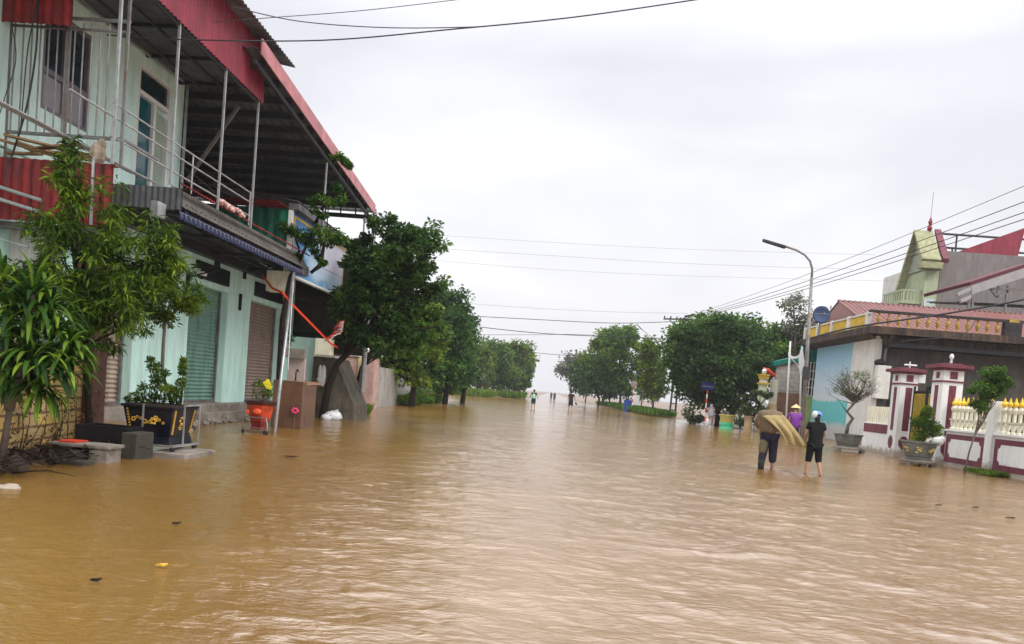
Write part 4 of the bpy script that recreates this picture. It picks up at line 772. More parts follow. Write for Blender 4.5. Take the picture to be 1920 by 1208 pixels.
# ================================================================ RIGHT SIDE
plum = mat('plum_paint', (.17,.045,.062), .55, .2, 4, dirt=(.10,.03,.04), dirt_amt=.5, streak=True, tide=.0)
def gate_pillar(x0, x1, y0, y1, h, label, top_thing):
    t = thing('gate_pillar', (x0, y0, 0), label, 'pillar', 'white and plum gate pillars')
    MB().box(x0, x1, y0, y1, -.2, h-.32).build('shaft', 'white', t, bevel=.02)
    MB().box(x0+.012, x1-.012, y0+.012, y1-.012, h-.318, h-.10).build('collar', 'white', t)
    mb = MB(); mb.box(x0-.05, x1+.05, y0-.05, y1+.05, h-.56, h-.50); mb.box(x0-.08, x1+.08, y0-.08, y1+.08, h-.12, h-.04); mb.box(x0-.22, x1+.22, y0-.22, y1+.22, h-.038, h+.06)
    mb.prism([(x0-.22, y0-.22, h+.062), (x1+.22, y0-.22, h+.062), (x1+.22, y1+.22, h+.062), (x0-.22, y1+.22, h+.062)], (0,0,.03)); mb.box(x0+.05, x1-.05, y0+.05, y1-.05, h+.093, h+.15); mb.build('cap', plum, t, bevel=.01)
    cx, cy = (x0+x1)/2, (y0+y1)/2; mb = MB(); e = .008
    mb.box(cx-.13, cx+.13, y0-e, y0-.0005, 1.12, h-.68); mb.box(x0-e, x0-.0005, cy-.13, cy+.13, 1.12, h-.68)
    mb.box(cx-.14, cx+.14, y0-e, y0-.0005, h-.44, h-.16); mb.box(x0-e, x0-.0005, cy-.12, cy+.12, h-.42, h-.18)
    for s_, z_ in ((.16, .2), (.10, .27), (.21, .12)): mb.box(cx-s_, cx+s_, y0-e-.001*s_*10, y0-.0005, .62-z_, .62+z_); mb.box(x0-e-.001*s_*10, x0-.0005, cy-s_, cy+s_, .62-z_, .62+z_)
    mb.build('inlay', plum, t)
    if top_thing == 'cross':
        mb = MB(); mb.box(cx+.1, cx+.14, cy-.02, cy+.02, h+.15, h+.42); mb.tube([(cx-.1,cy,h+.28),(cx+.4,cy,h+.28)], .035, 8); mb.box(cx+.34, cx+.62, y0-.02, y0+.3, h-.45, h-.1); mb.build('lamp', 'white', t)
    else: MB().lathe([(.03,0),(.05,.08),(.03,.16),(.07,.22),(.08,.30),(.03,.38)], (cx+.05, cy, h+.15), 12).build('lamp', 'white', t, smooth=True)
    return t
gate_pillar(14.42, 15.14, 31.95, 32.75, 3.62, 'left white gate pillar with plum inlays and a cross-shaped lamp on its cap', 'cross')
gate_pillar(14.5, 15.26, 28.75, 29.55, 3.68, 'right white gate pillar with plum inlays, where the baluster fence begins', 'bulb')
t = thing('metal_gate', (14.95, 29.6, 0), 'black sheet metal gate with yellow upright bars between the two white pillars', 'gate')
GX = 14.98
mb = MB()
for a, c in ((29.6, 30.72), (30.78, 31.9)):
    for z0, z1 in ((.1, .18), (1.45, 1.62), (2.72, 2.82)): mb.box(GX-.03, GX+.03, a, c, z0, z1)
    for y in (a+.04, c-.04): mb.box(GX-.028, GX+.028, y-.04, y+.04, .08, 3.0)
    mb.box(GX+.031, GX+.036, a+.05, c-.05, .15, 2.75)
mb.build('gate_frame', 'black', t); mb = MB()
for a, c in ((29.6, 30.72), (30.78, 31.9)):
    for z0, z1 in ((.22, 1.4), (1.66, 2.68)):
        for i in range(9): y = a+.13+i*.108; mb.beam((GX-.01, y, z0), (GX-.01, y, z1), .028)
        mb.beam((GX-.01, a+.1, z0), (GX-.01, c-.1, z0), .03); mb.beam((GX-.01, a+.1, z1), (GX-.01, c-.1, z1), .03)
mb.build('yellow_bars', 'yellow', t)
# open inner grille panels
# baluster fence
t = thing('baluster_fence', (14.85, 26, 0), 'white wall with plum bordered panels and a row of gold tipped balusters', 'fence')
wallm = MB(); panel = MB(); 
def oct_panel(y0, y1, z0, z1, x):
    c = .14; r = []
    for (yc, zc, s1, s2) in ((y1, z0, -1, 1), (y1, z1, -1, -1), (y0, z1, 1, -1), (y0, z0, 1, 1)):
        seq = [(yc+s1*c*math.cos(a), zc+s2*c*math.sin(a)) for a in (0, .4, .8, 1.17, 1.57)]
        if (s1, s2) in ((-1, -1), (1, 1)): seq = seq[::-1]
        r += seq
    return [(x, a, b) for a, b in r]
spans = [(26.05, 28.72), (22.95, 25.65), (19.85, 22.55), (16.75, 19.45)]
for a, c in spans:
    wallm.box(14.8, 15.05, a, c, -.2, 1.30); wallm.box(14.72, 15.1, a, c, 1.302, 1.38)
    panel.box(14.788, 14.799, a+.06, c-.06, .16, 1.2)
for y in (25.85, 22.75, 19.65, 16.55): wallm.box(14.70, 15.15, y-.2, y+.2, -.2, 2.45)
wallm.build('wall', 'white', t, bevel=.012); panel.build('plum_border', plum, t); mb = MB()
for a, c in spans: mb.prism(oct_panel(a+.30, c-.30, .36, 1.02, 14.775), (.0125, 0, 0))
mb.build('inset_panel', 'white', t)
mb = MB(); tips = MB(); nb = 0
for a, c in spans[:3]:
    n = 9
    for i in range(n):
        y = a+.15+i*(c-a-.3)/(n-1); mb.lathe([(.085,0),(.085,.05),(.05,.09),(.075,.2),(.085,.3),(.045,.34),(.04,.4)], (14.92, y, 1.38), 10); mb.box(14.88, 14.96, y-.045, y+.045, 1.78, 2.02)
        mb.lathe([(.05,0),(.085,.06),(.1,.14),(.07,.2),(.05,.24)], (14.92, y, 2.02), 10)
        tips.lathe([(.05,0),(.085,.05),(.09,.1),(.05,.17),(.035,.23),(.0,.33)], (14.92, y, 2.262), 8)
    mb.box(14.86, 14.98, a, c, 1.72, 1.776)
mb.build('balusters', 'cream', t, smooth=False); tips.build('gold_tips', mat('bright_gold_tips', (.85,.55,.04), .35, .15, 5), t)
# short far stub of the same wall beyond the gate
t = thing('side_wall', (15, 34, 0), 'short plum and white wall stub beyond the left gate pillar', 'wall'); MB().box(14.9, 15.1, 33.0, 36.4, -.1, 1.35).build('wall', 'white', t, bevel=.01); MB().box(14.885, 14.899, 33.1, 36.3, .9, 1.3).build('plum_band', plum, t)
mb = MB(); 
for i in range(16): mb.box(14.95, 15.02, 33.1+i*.2, 33.2+i*.2, 1.352, 2.1)
mb.build('slats', 'cream', t)
# corner house --------------------------------------------------------------------------
H_ = thing('corner_house', (17, 41, 0), 'single-storey dark rendered house with blue and white side wall and yellow roof balustrade', 'house')
cx0 = 16.85; yc = 40.6
MB().box(cx0+.35, 42, yc+.02, yc+.3, 0, 5.72).build('front_wall', mat('dark_wet_render', (.075,.068,.060), .8, .3, .8, .2, 14, dirt=(.035,.032,.028), dirt_amt=.6, streak=True), H_)
bw = bpy.data.materials.new('blue_faded_plaster'); bw.use_nodes = True; tt = bw.node_tree; b = tt.nodes['Principled BSDF']; b.inputs['Roughness'].default_value = .85
g = tt.nodes.new('ShaderNodeNewGeometry'); mp = tt.nodes.new('ShaderNodeMapping'); mp.inputs['Scale'].default_value = (1, 1.4, .35); tt.links.new(g.outputs['Position'], mp.inputs[0])
n = tt.nodes.new('ShaderNodeTexNoise'); n.inputs['Scale'].default_value = 1.2; n.inputs['Detail'].default_value = 8; n.inputs['Roughness'].default_value = .65; tt.links.new(mp.outputs[0], n.inputs[0])
s_ = tt.nodes.new('ShaderNodeSeparateXYZ'); tt.links.new(g.outputs['Position'], s_.inputs[0])
ad = tt.nodes.new('ShaderNodeMath'); ad.operation = 'MULTIPLY_ADD'; tt.links.new(n.outputs[0], ad.inputs[0]); ad.inputs[1].default_value = .9; tt.links.new(s_.outputs[2], ad.inputs[2])
mr = tt.nodes.new('ShaderNodeMapRange'); tt.links.new(ad.outputs[0], mr.inputs[0]); mr.inputs[1].default_value = 0; mr.inputs[2].default_value = 8
r = tt.nodes.new('ShaderNodeValToRGB'); tt.links.new(mr.outputs[0], r.inputs[0]); e = r.color_ramp.elements; e[0].position = .13; e[0].color = (.42,.42,.40,1); e[1].position = .95; e[1].color = (.20,.40,.52,1)
for p_, c_ in ((.17,(.40,.44,.42)), (.20,(.10,.42,.42)), (.345,(.12,.45,.44)), (.36,(.50,.55,.55)), (.50,(.42,.53,.60)), (.68,(.24,.42,.54))): q = e.new(p_); q.color = c_+(1,)
tt.links.new(r.outputs[0], b.inputs['Base Color'])
MB().box(cx0, cx0+.3, 43.6, 49.4, 0, 5.78).build('blue_side_wall', bw, H_)
MB().box(cx0-.012, cx0+.33, yc, 43.58, 0, 5.78).build('corner_wall', 'whited', H_, bevel=.01)
sl_ = MB(); sl_.box(cx0-.75, 43, yc-.85, 50.4, 5.95, 6.32); sl_.prism([(cx0-.75, yc-.85, 5.948), (cx0-.75, 50.4, 5.948), (cx0+.1, 50.4, 5.72), (cx0+.1, yc+.1, 5.72)], (0,0,.001)); sl_.box(cx0+.3, 43, yc-.2, yc+.01, 5.5, 5.948)
sl_.build('roof_slab', mat('stained_slab_edge', (.038,.03,.028), .8, .5, 1.5, .2, 20, dirt=(.16,.10,.05), dirt_amt=.5, streak=True), H_, bevel=.01)
MB().box(cx0-.05, cx0+.2, yc, 50.2, 5.79, 5.90).build('soffit', 'whited', H_)
ry = yc-.62; bal = MB(); pst = MB()
for i in range(52):
    x = cx0-.25+i*.50; pst.lathe([(.07,0),(.07,.06),(.04,.12),(.10,.3),(.11,.42),(.05,.55),(.04,.62),(.07,.68),(.07,.72)], (x, ry, 6.32), 8)
pst.box(19.9+3.2, 19.9+3.7, ry-.15, ry+.15, 6.32, 7.2)
bal.box(cx0-.75, 43, ry-.12, ry+.12, 7.042, 7.16); bal.box(22.9, 23.75, ry-.16, ry+.16, 6.322, 7.03)
bal.build('balustrade_rail', mat('sooty_rail', (.035,.032,.03), .8, .4), H_); pst.build('balusters', mat('ochre_balusters', (.42,.28,.05), .55, .25, 4, dirt=(.15,.1,.04), dirt_amt=.6), H_)
mb = MB()
for a, c in ((40.9, 42.9), (43.3, 45.4), (45.8, 47.8), (48.2, 50.2)): mb.corr((cx0-.55, a, 6.36), (0, c-a, 0), (0, 0, .62), .2, .04)
mb.build('side_parapet', 'yellow', H_); mb = MB()
for y in (40.6, 43.1, 45.6, 48.0, 50.3): mb.box(cx0-.65, cx0-.42, y-.12, y+.12, 6.322, 7.12)
mb.box(cx0-.62, cx0-.45, 40.3, 50.4, 7.0, 7.08); mb.build('parapet_posts', 'whited', H_)
rp = MB(); e0 = Vector((cx0+.3, 42.5, 6.5)); rp.corr((cx0+.2, 42.2, 6.55), (26, 0, 0), (2.1*0, 5.0, 2.0), .30, .08, .02)
tiles = mat('wet_tiled_roof_sheet', (.19,.06,.042), .2, .18, 3, dirt=(.26,.07,.07), dirt_amt=.5); rp.build('roof', tiles, H_)
rp = MB(); rp.corr((cx0+26.2, 52.2, 6.55), (-26, 0, 0), (0, -5, 2.0), .33, .05, .02); rp.prism([(cx0+.25, 42.3, 6.5), (cx0+.25, 47.2, 8.5), (cx0+.25, 52, 6.5)], (.1, 0, 0)); rp.build('rear_roof', tiles, H_)
rp = MB(); 
for i in range(84): rp.ball((cx0+.3+i*.31, 47.2, 8.58), (.16,.1,.08), 6, 4)
rp.build('ridge_tiles', mat('dark_ridge_tiles', (.10,.035,.035), .4, .3), H_)
rp = MB().corr((29.5, 42.1, 7.0), (12, 0, 0), (0, 4.0, 1.35), .33, .05, .02).build('second_roof', mat('red_brown_roof_sheet', (.30,.07,.05), .3, .2, 3, dirt=(.5,.25,.2), dirt_amt=.3), H_)
MB().tube([(cx0+.55, yc-.04, 5.6), (cx0+.42, yc-.04, 3.4)], .07, 8).tube([(cx0+.6, yc-.6, 5.9), (cx0+.55, yc-.04, 5.6)], .06, 8).build('downpipe', 'galvd', H_)
p = Yp(1640, 683, yc-.1); MB().box(cx0+.05, cx0+.75, yc-.4, yc-.02, 2.6, 4.35).build('gas_heater', 'whited', H_, bevel=.03); MB().ball((cx0+.2, yc-.2, 4.5), (.28,.2,.18)).build('black_cap', 'black', H_)
MB().box(cx0+.4, 42, yc-.9, yc-.02, 5.3, 5.49).build('canopy_beam', 'black', H_)
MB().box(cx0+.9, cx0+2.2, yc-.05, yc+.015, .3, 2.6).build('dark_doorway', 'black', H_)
# green-roofed shed with a white grille, beyond
t = thing('green_shed', (15.6, 50, 0), 'low shed with dark green sheet roof, white window grille and lime green wall', 'shed')
ys_ = 50.6
def rect(q0, q1, y, z=True): a = Yp(q0[0], q0[1], y); b_ = Yp(q1[0], q1[1], y); return min(a.x,b_.x), max(a.x,b_.x), min(a.z,b_.z), max(a.z,b_.z)
xa, xb, za, zb = rect((1503, 830), (1548, 745), ys_); MB().box(xa, xb+1.2, ys_, ys_+.2, -.1, zb).build('lime_wall', mat('lime_plaster', (.40,.55,.22), .8, .15, 1.5, dirt=(.25,.3,.15), dirt_amt=.4, streak=True), t)
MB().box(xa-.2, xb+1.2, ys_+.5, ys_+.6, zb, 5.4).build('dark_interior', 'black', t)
x2, _, z2, z3 = rect((1500, 745), (1548, 682), ys_); mb = MB()
for i in range(9): x = xa+.1+i*.21; mb.beam((x, ys_, zb), (x, ys_, z3), .05)
for k_ in range(5): z = zb+(z3-zb)*k_/4; mb.beam((xa, ys_-.03, z), (xb+.2, ys_-.03, z), .05)
mb.build('window_grille', 'white', t)
a = Yp(1500, 686, ys_-.2); b2 = Yp(1545, 650, ys_-.2)
MB().corr((a.x-.1, ys_-.25, z3), (b2.x-a.x+1.4, 0, 0), (0, 0, 1.15), .2, .03).build('green_sheet', mat('teal_green_sheet', (.01,.15,.13), .4, .2), t)
# block wall with green coping further along
xa, xb, za, zb = rect((1452, 735), (1505, 682), 54.5)
tw = thing('block_house', (xa, 54.5, 0), 'unplastered grey block wall house with thin green roof edge, seen left of the street lamp', 'house')
MB().box(xa, xb+1.5, 54.5, 54.8, za, zb).build('block_wall', brickmat('grey_cement_blocks', (.40,.38,.34), (.34,.32,.28), (.25,.23,.20), 1.0, .6, .3), tw)
MB().box(xa+.02, xb+1.4, 54.52, 54.78, 0, za-.002).build('brick_base', brickmat('red_brick_base', (.30,.12,.07), (.26,.10,.06), (.2,.15,.1), 1., .3, .12), tw)
MB().prism([(xa-.3, 54.3, zb-.05), (xb+1.6, 54.3, zb+1.15), (xb+1.6, 54.3, zb+.7), (xa-.3, 54.3, zb-.35)], (0, 2, 0)).build('green_roof', mat('thin_green_roof', (.01,.16,.12), .4, .2), tw)
# slim white posts with netting between
for i, (px, top, lab) in enumerate(((1474, 640, 'left of the two slim pale flag poles before the block house'), (1500, 650, 'right of the two slim pale flag poles, just left of the street lamp'))):
    p = Yp(px, 800, 47.5); q = Yp(px+8-4*i, top, 47.5); tag(MB().tube([(p.x, 47.5, 0), (q.x, 47.5, q.z)], .06, 8).build('slim_pole', 'whited', None, loc=(p.x, 47.5, 0), smooth=True), lab, 'pole', 'slim poles by the block house')
t = thing('torn_banner', Yp(1480, 660, 47.2), 'torn white plastic strip stretched between the slim pole and the street lamp', 'banner')
mb = MB()
def strip(a, b, w_, sag=.1):
    A, B = Yp(*a, 47.2), Yp(*b, 47.2); n = 8
    for i in range(n):
        u, v = i/n, (i+1)/n; f = lambda s: A.lerp(B, s)+Vector((0, .04*math.sin(s*9), -sag*4*s*(1-s)))
        w1 = w_*(1-.5*math.sin(u*3.1)); w2 = w_*(1-.5*math.sin(v*3.1)); a1, b1 = f(u), f(v); mb.prism([a1+Vector((0,0,w1)), b1+Vector((0,0,w2)), b1-Vector((0,0,w2)), a1-Vector((0,0,w1))], (0,.01,0))
strip((1478, 663), (1502, 664), .13, .25); mb.build('upper_strip', 'white', t); mb = MB(); strip((1481, 668), (1499, 690), .05, 0)
A = Yp(1504, 648, 47.2); B = Yp(1500, 700, 47.2); mb.prism([A, A+Vector((.08,0,-.3)), B+Vector((.25,0,.6)), B, B+Vector((-.1,0,.4)), A+Vector((-.15,0,-.7))], (0,.02,0)); mb.build('lower_strip', 'white', t)
# temple-like gate post with silver ball, red roof end
t = thing('ornate_gate', (13.5, 53, 0), 'ornate pale gate post with yellow tiers and a silver ball, red roof tail behind', 'gate')
y = 52.8; a = Yp(1431, 800, y); mb = MB(); xg = Yp(1434, 705, y).x; zt_ = Yp(1431, 735, y).z
MB().box(xg-.24, xg+.24, y, y+.5, -.1, zt_+.5).build('shaft', mat('pale_green_cream', (.62,.68,.45), .6, .12), t, bevel=.02)
MB().box(xg-.34, xg+.34, y-.1, y+.6, zt_+.5, zt_+.64).box(xg-.30, xg+.30, y-.05, y+.55, zt_+.9, zt_+1.12).box(xg-.36, xg+.36, y-.1, y+.6, zt_+1.122, zt_+1.2).build('yellow_tiers', 'yellow', t, bevel=.02)
MB().box(xg-.22, xg+.22, y+.02, y+.48, zt_+.642, zt_+.898).build('neck', 'cream', t); MB().ball((xg, y+.25, zt_+1.42), .2).build('silver_ball', mat('silver_ball', (.8,.8,.82), .12, .02, metal=.9), t, smooth=True)
b2 = Yp(1452, 720, 53.6); MB().box(b2.x-.2, b2.x+.25, 53.5, 53.9, -.1, b2.z+.3).build('second_post', 'cream', t); MB().tube([Yp(1431,690,53.4), Yp(1440,694,53.4), Yp(1449,702,53.4), Yp(1453,706,53.4)], [.06,.14,.14,.1], 7).build('red_roof_tail', 'redplastic', t)
# satellite dish on the house
p = Yp(1541, 590, 44.6); t = thing('satellite_dish', (p.x, 44.6, 6.1), 'round blue-grey satellite dish above the yellow parapet corner', 'satellite dish')
mb = MB(); n = 24; o_ = 0; mb.v = [(p.x, 44.75, p.z)]
for k_ in range(1, 5):
    for j in range(n): a = j*2*math.pi/n; r_ = .5*k_/4; mb.v.append((p.x+r_*math.cos(a), 44.75-.12*(k_/4)**2, p.z+r_*math.sin(a)))
for j in range(n): mb.f.append((0, 1+j, 1+(j+1) % n))
for k_ in range(3):
    for j in range(n): a = 1+k_*n; mb.f.append((a+j, a+n+j, a+n+(j+1) % n, a+(j+1) % n))
d_ = mb.build('dish', mat('blue_grey_mesh', (.05,.075,.16), .5, .2), t, smooth=True); s2 = d_.modifiers.new('th', 'SOLIDIFY'); s2.thickness = .03
MB().tube([(p.x, 44.8, 6.1), (p.x, 44.8, p.z)], .05).build('mast', 'galvd', t); MB().tube([(p.x-.45, 44.6, p.z), (p.x, 44.2, p.z), (p.x+.45, 44.6, p.z)], .015, 5).ball((p.x, 44.2, p.z), .06).build('feed_arm', 'galvd', t)
# tall grey house behind
T_ = thing('tall_house', (28, 60, 0), 'tall grey-sided house with yellow-green gabled front and red sheet wall on its roof', 'house')
yh = 60.; xl = Yp(1757, 560, yh).x; zr = Yp(1765, 470, yh).z
MB().box(xl, xl+22, yh, yh+.3, 0, zr).build('side_wall', mat('wet_cement_render', (.20,.185,.175), .85, .15, 1, dirt=(.13,.12,.11), dirt_amt=.5, streak=True), T_)
zz_wall = Yp(1755, 486, yh).z-.87; gfm = mat('yellow_green_front', (.37,.42,.28), .7, .15, 2, dirt=(.25,.3,.15), dirt_amt=.5, streak=True)
MB().box(xl-.02, xl+22, yh+.302, yh+10, 0, zr-.6).build('body', 'whited', T_)
MB().box(xl-1.1, xl-.03, yh, yh+3.6, 0, zz_wall).build('front_wall', gfm, T_, bevel=.02)
pk = Yp(1738, 437, yh+1.3)
zz0 = Yp(1755, 486, yh).z; zf_ = Yp(1700, 562, yh+3.6).z
MB().prism([(xl-1.2, yh-.02, zz_wall+.02), (xl-1.2, yh-.02, zz0-.2), (xl-1.2, yh+1.3, pk.z-.1), (xl-1.2, yh+3.3, zz_wall+.02)], (1.0, 0, 0)).build('gable', mat('grey_green_gable', (.28,.31,.25), .8, .2), T_)
mb = MB(); mb.prism([(xl-1.7, yh-.35, zz0-.35), (xl-1.7, yh+1.3, pk.z), (xl-1.7, yh+1.3, pk.z+.2), (xl-1.7, yh-.6, zz0-.15)], (1.45, 0, 0)); mb.prism([(xl-1.7, yh+3.7, zf_-.3), (xl-1.7, yh+1.3, pk.z), (xl-1.7, yh+1.3, pk.z+.2), (xl-1.7, yh+4.0, zf_-.15)], (1.45, 0, 0)); mb.box(xl-1.7, xl-.1, yh-.65, yh+.1, zz0-.85, zz0-.36)
mb.build('gable_roof', mat('mossy_yellow_eave', (.33,.33,.19), .7, .25, 3, dirt=(.2,.2,.1), dirt_amt=.5), T_, bevel=.02)
MB().prism([(xl-.12, yh-.35, zz0-.3), (xl-.12, yh+1.3, pk.z+.1), (xl-.12, yh+1.3, pk.z+.35), (xl-.12, yh-.5, zz0)], (.5, 0, 0)).build('maroon_tiles', plum, T_)
MB().lathe([(.12,0),(.2,.2),(.1,.5),(.16,.7),(.03,1.1),(0,1.3)], (xl-.5, yh+1.3, pk.z+.15), 10).build('finial', 'redd', T_); MB().tube([(xl-.5, yh+1.3, pk.z+1.3), (xl-.5, yh+1.3, pk.z+3.2)], .02).build('lightning_rod', 'galvd', T_)
mb = MB(); zb_ = Yp(1720, 555, yh).z
mb.box(xl-2.6, xl-1.12, yh+.2, yh+3.6, zb_-.6, zb_-.35); mb.box(xl-2.6, xl-2.5, yh+.31, yh+3.6, zb_+.35, zb_+.5)
for i in range(9): mb.box(xl-2.58, xl-2.52, yh+.3+i*.38, yh+.45+i*.38, zb_-.35, zb_+.35)
for i in range(5): mb.box(xl-2.5+i*.28, xl-2.38+i*.28, yh+.22, yh+.28, zb_-.35, zb_+.35)
mb.box(xl-2.6, xl-1.12, yh+.2, yh+.3, zb_+.35, zb_+.5); mb.build('balcony', gfm, T_)
z_ = Yp(1740, 570, yh).z; wn = MB().box(xl-.95, xl-.25, yh-.03, yh-.005, z_-1.6, z_+.4).build('window', mat('pale_window', (.45,.62,.6), .2, .2), T_); mb = MB()
for x in (xl-.95, xl-.62, xl-.28): mb.box(x, x+.05, yh-.06, yh-.032, z_-1.6, z_+.4)
mb.box(xl-.95, xl-.23, yh-.06, yh-.032, z_-.5, z_-.44); mb.build('window_frame', 'white', wn)
mb = MB(); zq = zr
for i, dz in enumerate((.0, -.95, -1.85)): z = pk.z+dz; a = Vector((xl, yh+1.2+i*.5, z)); mb.tube([a, (xl+18, a.y, z)], .09)
for i in range(3): mb.tube([(xl+1.6+i*.01, yh+1.2+i*.5, zr-.6), (xl+1.6, yh+1.2+i*.5, pk.z-.9*i)], .07)
mb.build('roof_purlins', 'purlin', T_)
a = Yp(1795, 468, yh+.4); b2 = Yp(1918, 427, yh+.4); c2 = Yp(1908, 474, yh+.4)
MB().prism([(a.x, yh+.31, zr), (b2.x-.2, yh+.31, zr), (b2.x+.15, yh+.31, b2.z), (a.x+.1, yh+.31, zr+.1)], (0, .15, 0)).build('red_sheet_wall', 'red', T_)
# open canopy on the right
t = thing('truss_canopy', (27, 50, 0), 'brown roofed steel truss canopy at the right edge in front of the tall grey house', 'canopy')
yk = 50.; P1 = Yp(1822, 530, yk); P2 = Yp(1940, 492, yk); vz = lambda px, py: Yp(px, py, yk)
MB().prism([vz(1820,535), vz(1960,489), vz(1960,483), vz(1818,529)], (0, 6, 0)).build('roof_sheet', mat('dark_maroon_sheet', (.10,.02,.028), .5, .2), t)
a = vz(1797, 552); MB().prism([vz(1822, 536), vz(1960, 490), vz(1960, 508), vz(1822, 552)], (0, .15, 0)).prism([vz(1795, 550), vz(1821, 538), vz(1821, 545), vz(1797, 555)], (0, .15, 0)).prism([vz(1801, 562), vz(1821, 553), vz(1821, 560), vz(1803, 568)], (0, .15, 0)).build('gable_board', mat('grey_fascia_board', (.33,.32,.32), .6, .15), t)
mb = MB()
for u, v in (((1828,556),(1828,600)), ((1822,556),(1820,600)), ((1895,535),(1885,620)), ((1862,540),(1875,556)), ((1875,556),(1896,545)), ((1878,535),(1875,556)), ((1862,541),(1960,540))): mb.beam(vz(*u)+Vector((0,.3,0)), vz(*v)+Vector((0,.3,0)), .12)
mb.build('truss', 'galvd', t)
MB().corr(vz(1800, 566)+Vector((0,.5,0)), (8, 0, .2), (0, 4, .5), .4, .08, .02).build('lower_sheet', 'black', t)
# street lamp
def lamp(nm, lab, y, base, knee, bend, tip, r=.11, grp=None):
    b0 = Yp(*base, y); t = thing(nm, (b0.x, y, 0), lab, 'street lamp', grp); k_ = Yp(*knee, y); pts = [Vector((b0.x, y, -.1)), Vector(k_)]
    pl = MB().tube([Vector((b0.x, y, -.1)), k_.lerp(b0, .5), k_], [r, r*.8, r*.6], 10); cur = [k_]+[Yp(*q, y) for q in bend]+[Yp(*tip, y)]
    pl.tube(cur, r*.5, 8); pl.build('pole', 'galvd', t, smooth=True)
    a, b_ = Yp(*bend[-1], y), Yp(*tip, y); d = (b_-a).normalized(); MB().prism([b_-d*.2+Vector((0,-.14,.02)), b_+d*.9+Vector((0,-.1,.03)), b_+d*.9+Vector((0,.1,.03)), b_-d*.2+Vector((0,.14,.02))], (0,0,-.12)).build('lamp_head', 'purlin', t, bevel=.02)
    return t
lamp('street_lamp', 'tall curved-arm grey street lamp standing behind the two nearest waders', 36., (1503, 830), (1522, 520), [(1523,505), (1519,490), (1509,478), (1493,469), (1475,463)], (1465, 460))
lamp('street_lamp', 'small distant street lamp curving over the trees on the right', 105., (1206, 720), (1216, 645), [(1216,634),(1212,625),(1205,619)], (1202, 616), .1)
MB_ = MB().box(11.7, 12.1, 35.7, 35.9, 2.4, 3.1)
p = Yp(1511, 700, 35.8); tag(MB().box(p.x-.14, p.x+.14, 35.65, 35.88, p.z-.3, p.z+.3).build('switch_box', 'purlin', None, loc=p, bevel=.02), 'small grey switch box strapped to the tall street lamp', 'box')
# plants on the right ----------------------------------------------------------------
def pot_round(t, x, y, z0, r, h, m, seg=10, stand=True, rim=None):
    MB().lathe([(r*.66,.0),(r*.80,.02),(r*.72,.10*h),(r*.80,.2*h),(r*.97,.8*h),(r*.98,.9*h)], (x, y, z0), seg).build('pot', m, t, bevel=.008); MB().lathe([(r*1.0,.9*h),(r*1.08,.93*h),(r*1.08,h),(r*.9,h),(r*.88,.95*h)], (x, y, z0), seg).build('rim', rim or m, t, bevel=.006)
    MB().lathe([(.01, .93*h), (r*.9, .94*h)], (x, y, z0), seg).build('soil', 'soil', t)
potgrey = mat('grey_green_ceramic', (.16,.17,.15), .5, .3, 3, dirt=(.09,.08,.06), dirt_amt=.6)
p = Gp(1738, 877); X0 = p.x+.1; Y0 = 27.4
t = thing('round_planter', (X0, Y0, 0), 'large grey round planter with faded yellow panels, in front of the right gate pillar', 'planter'); pot_round(t, X0, Y0, .22, .60, .64, potgrey, 8)
MB().lathe([(.50,.08),(.62,.10),(.63,.17),(.5,.215)], (X0, Y0, 0), 8).box(X0-.5, X0-.3, Y0-.4, Y0-.2, -.1, .13).box(X0+.3, X0+.5, Y0-.4, Y0-.2, -.1, .13).box(X0-.1, X0+.1, Y0-.5, Y0-.3, -.1, .13).build('stand', 'concrete', t)
gm = MB()
for a0 in (-2.0, -1.2, -2.75): 
    for j in range(6): gm.ball((X0+math.cos(a0)*.53+rg_.uniform(-.08,.08), Y0+math.sin(a0)*.53, .55+rg_.uniform(-.1,.1)), (.06,.04,.04), 6, 4)
gm.build('yellow_relief', mat('faded_ochre_relief', (.42,.33,.10), .6, .25), t)
q = [(1728,805,.34),(1735,790,.3),(1722,790,.25),(1745,800,.28),(1738,775,.2),(1752,812,.22),(1725,818,.25),(1740,768,.12),(1757,803,.14)]
t = thing('potted_shrub', (X0, Y0, .83), 'rounded leafy green shrub growing in the large grey round planter', 'shrub'); cl = [(Yp(a, b_, Y0), r_) for a, b_, r_ in q]; mb = MB()
for c, r_ in cl: mb.tube([(X0, Y0, .8), c], [.03,.01], 5)
mb.build('stems', 'bark', t); leaves('foliage', LM['yell'], t, cl, 260, .11, .45, .1, 41)
p = Yp(1758, 828, 27.1); tag(MB().ball(p, (.22,.16,.17), 9, 6).ball(p+Vector((.12,0,.08)), (.14,.12,.12), 8, 5).build('scholar_rock', 'whited', None, loc=p), 'pale ornamental rock on the rim of the large grey planter', 'rock')
# slim leaning tree before fence
yf = 24.9; tp = [Gp(1808, 880, -.1), Yp(1818, 845, yf), Yp(1828, 815, yf), Yp(1845, 790, yf), Yp(1853, 770, yf)]; tp[0] = Vector((Yp(1808,880,yf).x, yf, -.1))
tree('curved_sapling', 'sapling with thin curved stem and rounded leafy head, in front of the white fence', 'tree', tp, [.03,.028,.025,.022,.02], [ell(1850,740,30,28,yf,.45), ell(1868,715,26,22,yf,.4), ell(1840,755,18,18,yf,.3), ell(1855,700,16,14,yf,.25), ell(1832,768,8,12,yf,.15)], 75, .16, 85, .085, LM['mid'], bark='barkg', seed=44, limbs=14, shell=.1)
grass('grass', 'small tuft of grass in the water at the foot of the white fence', [(14.1, 14.9, 24.6, 26.0, .03)], 2600, .14, 7)
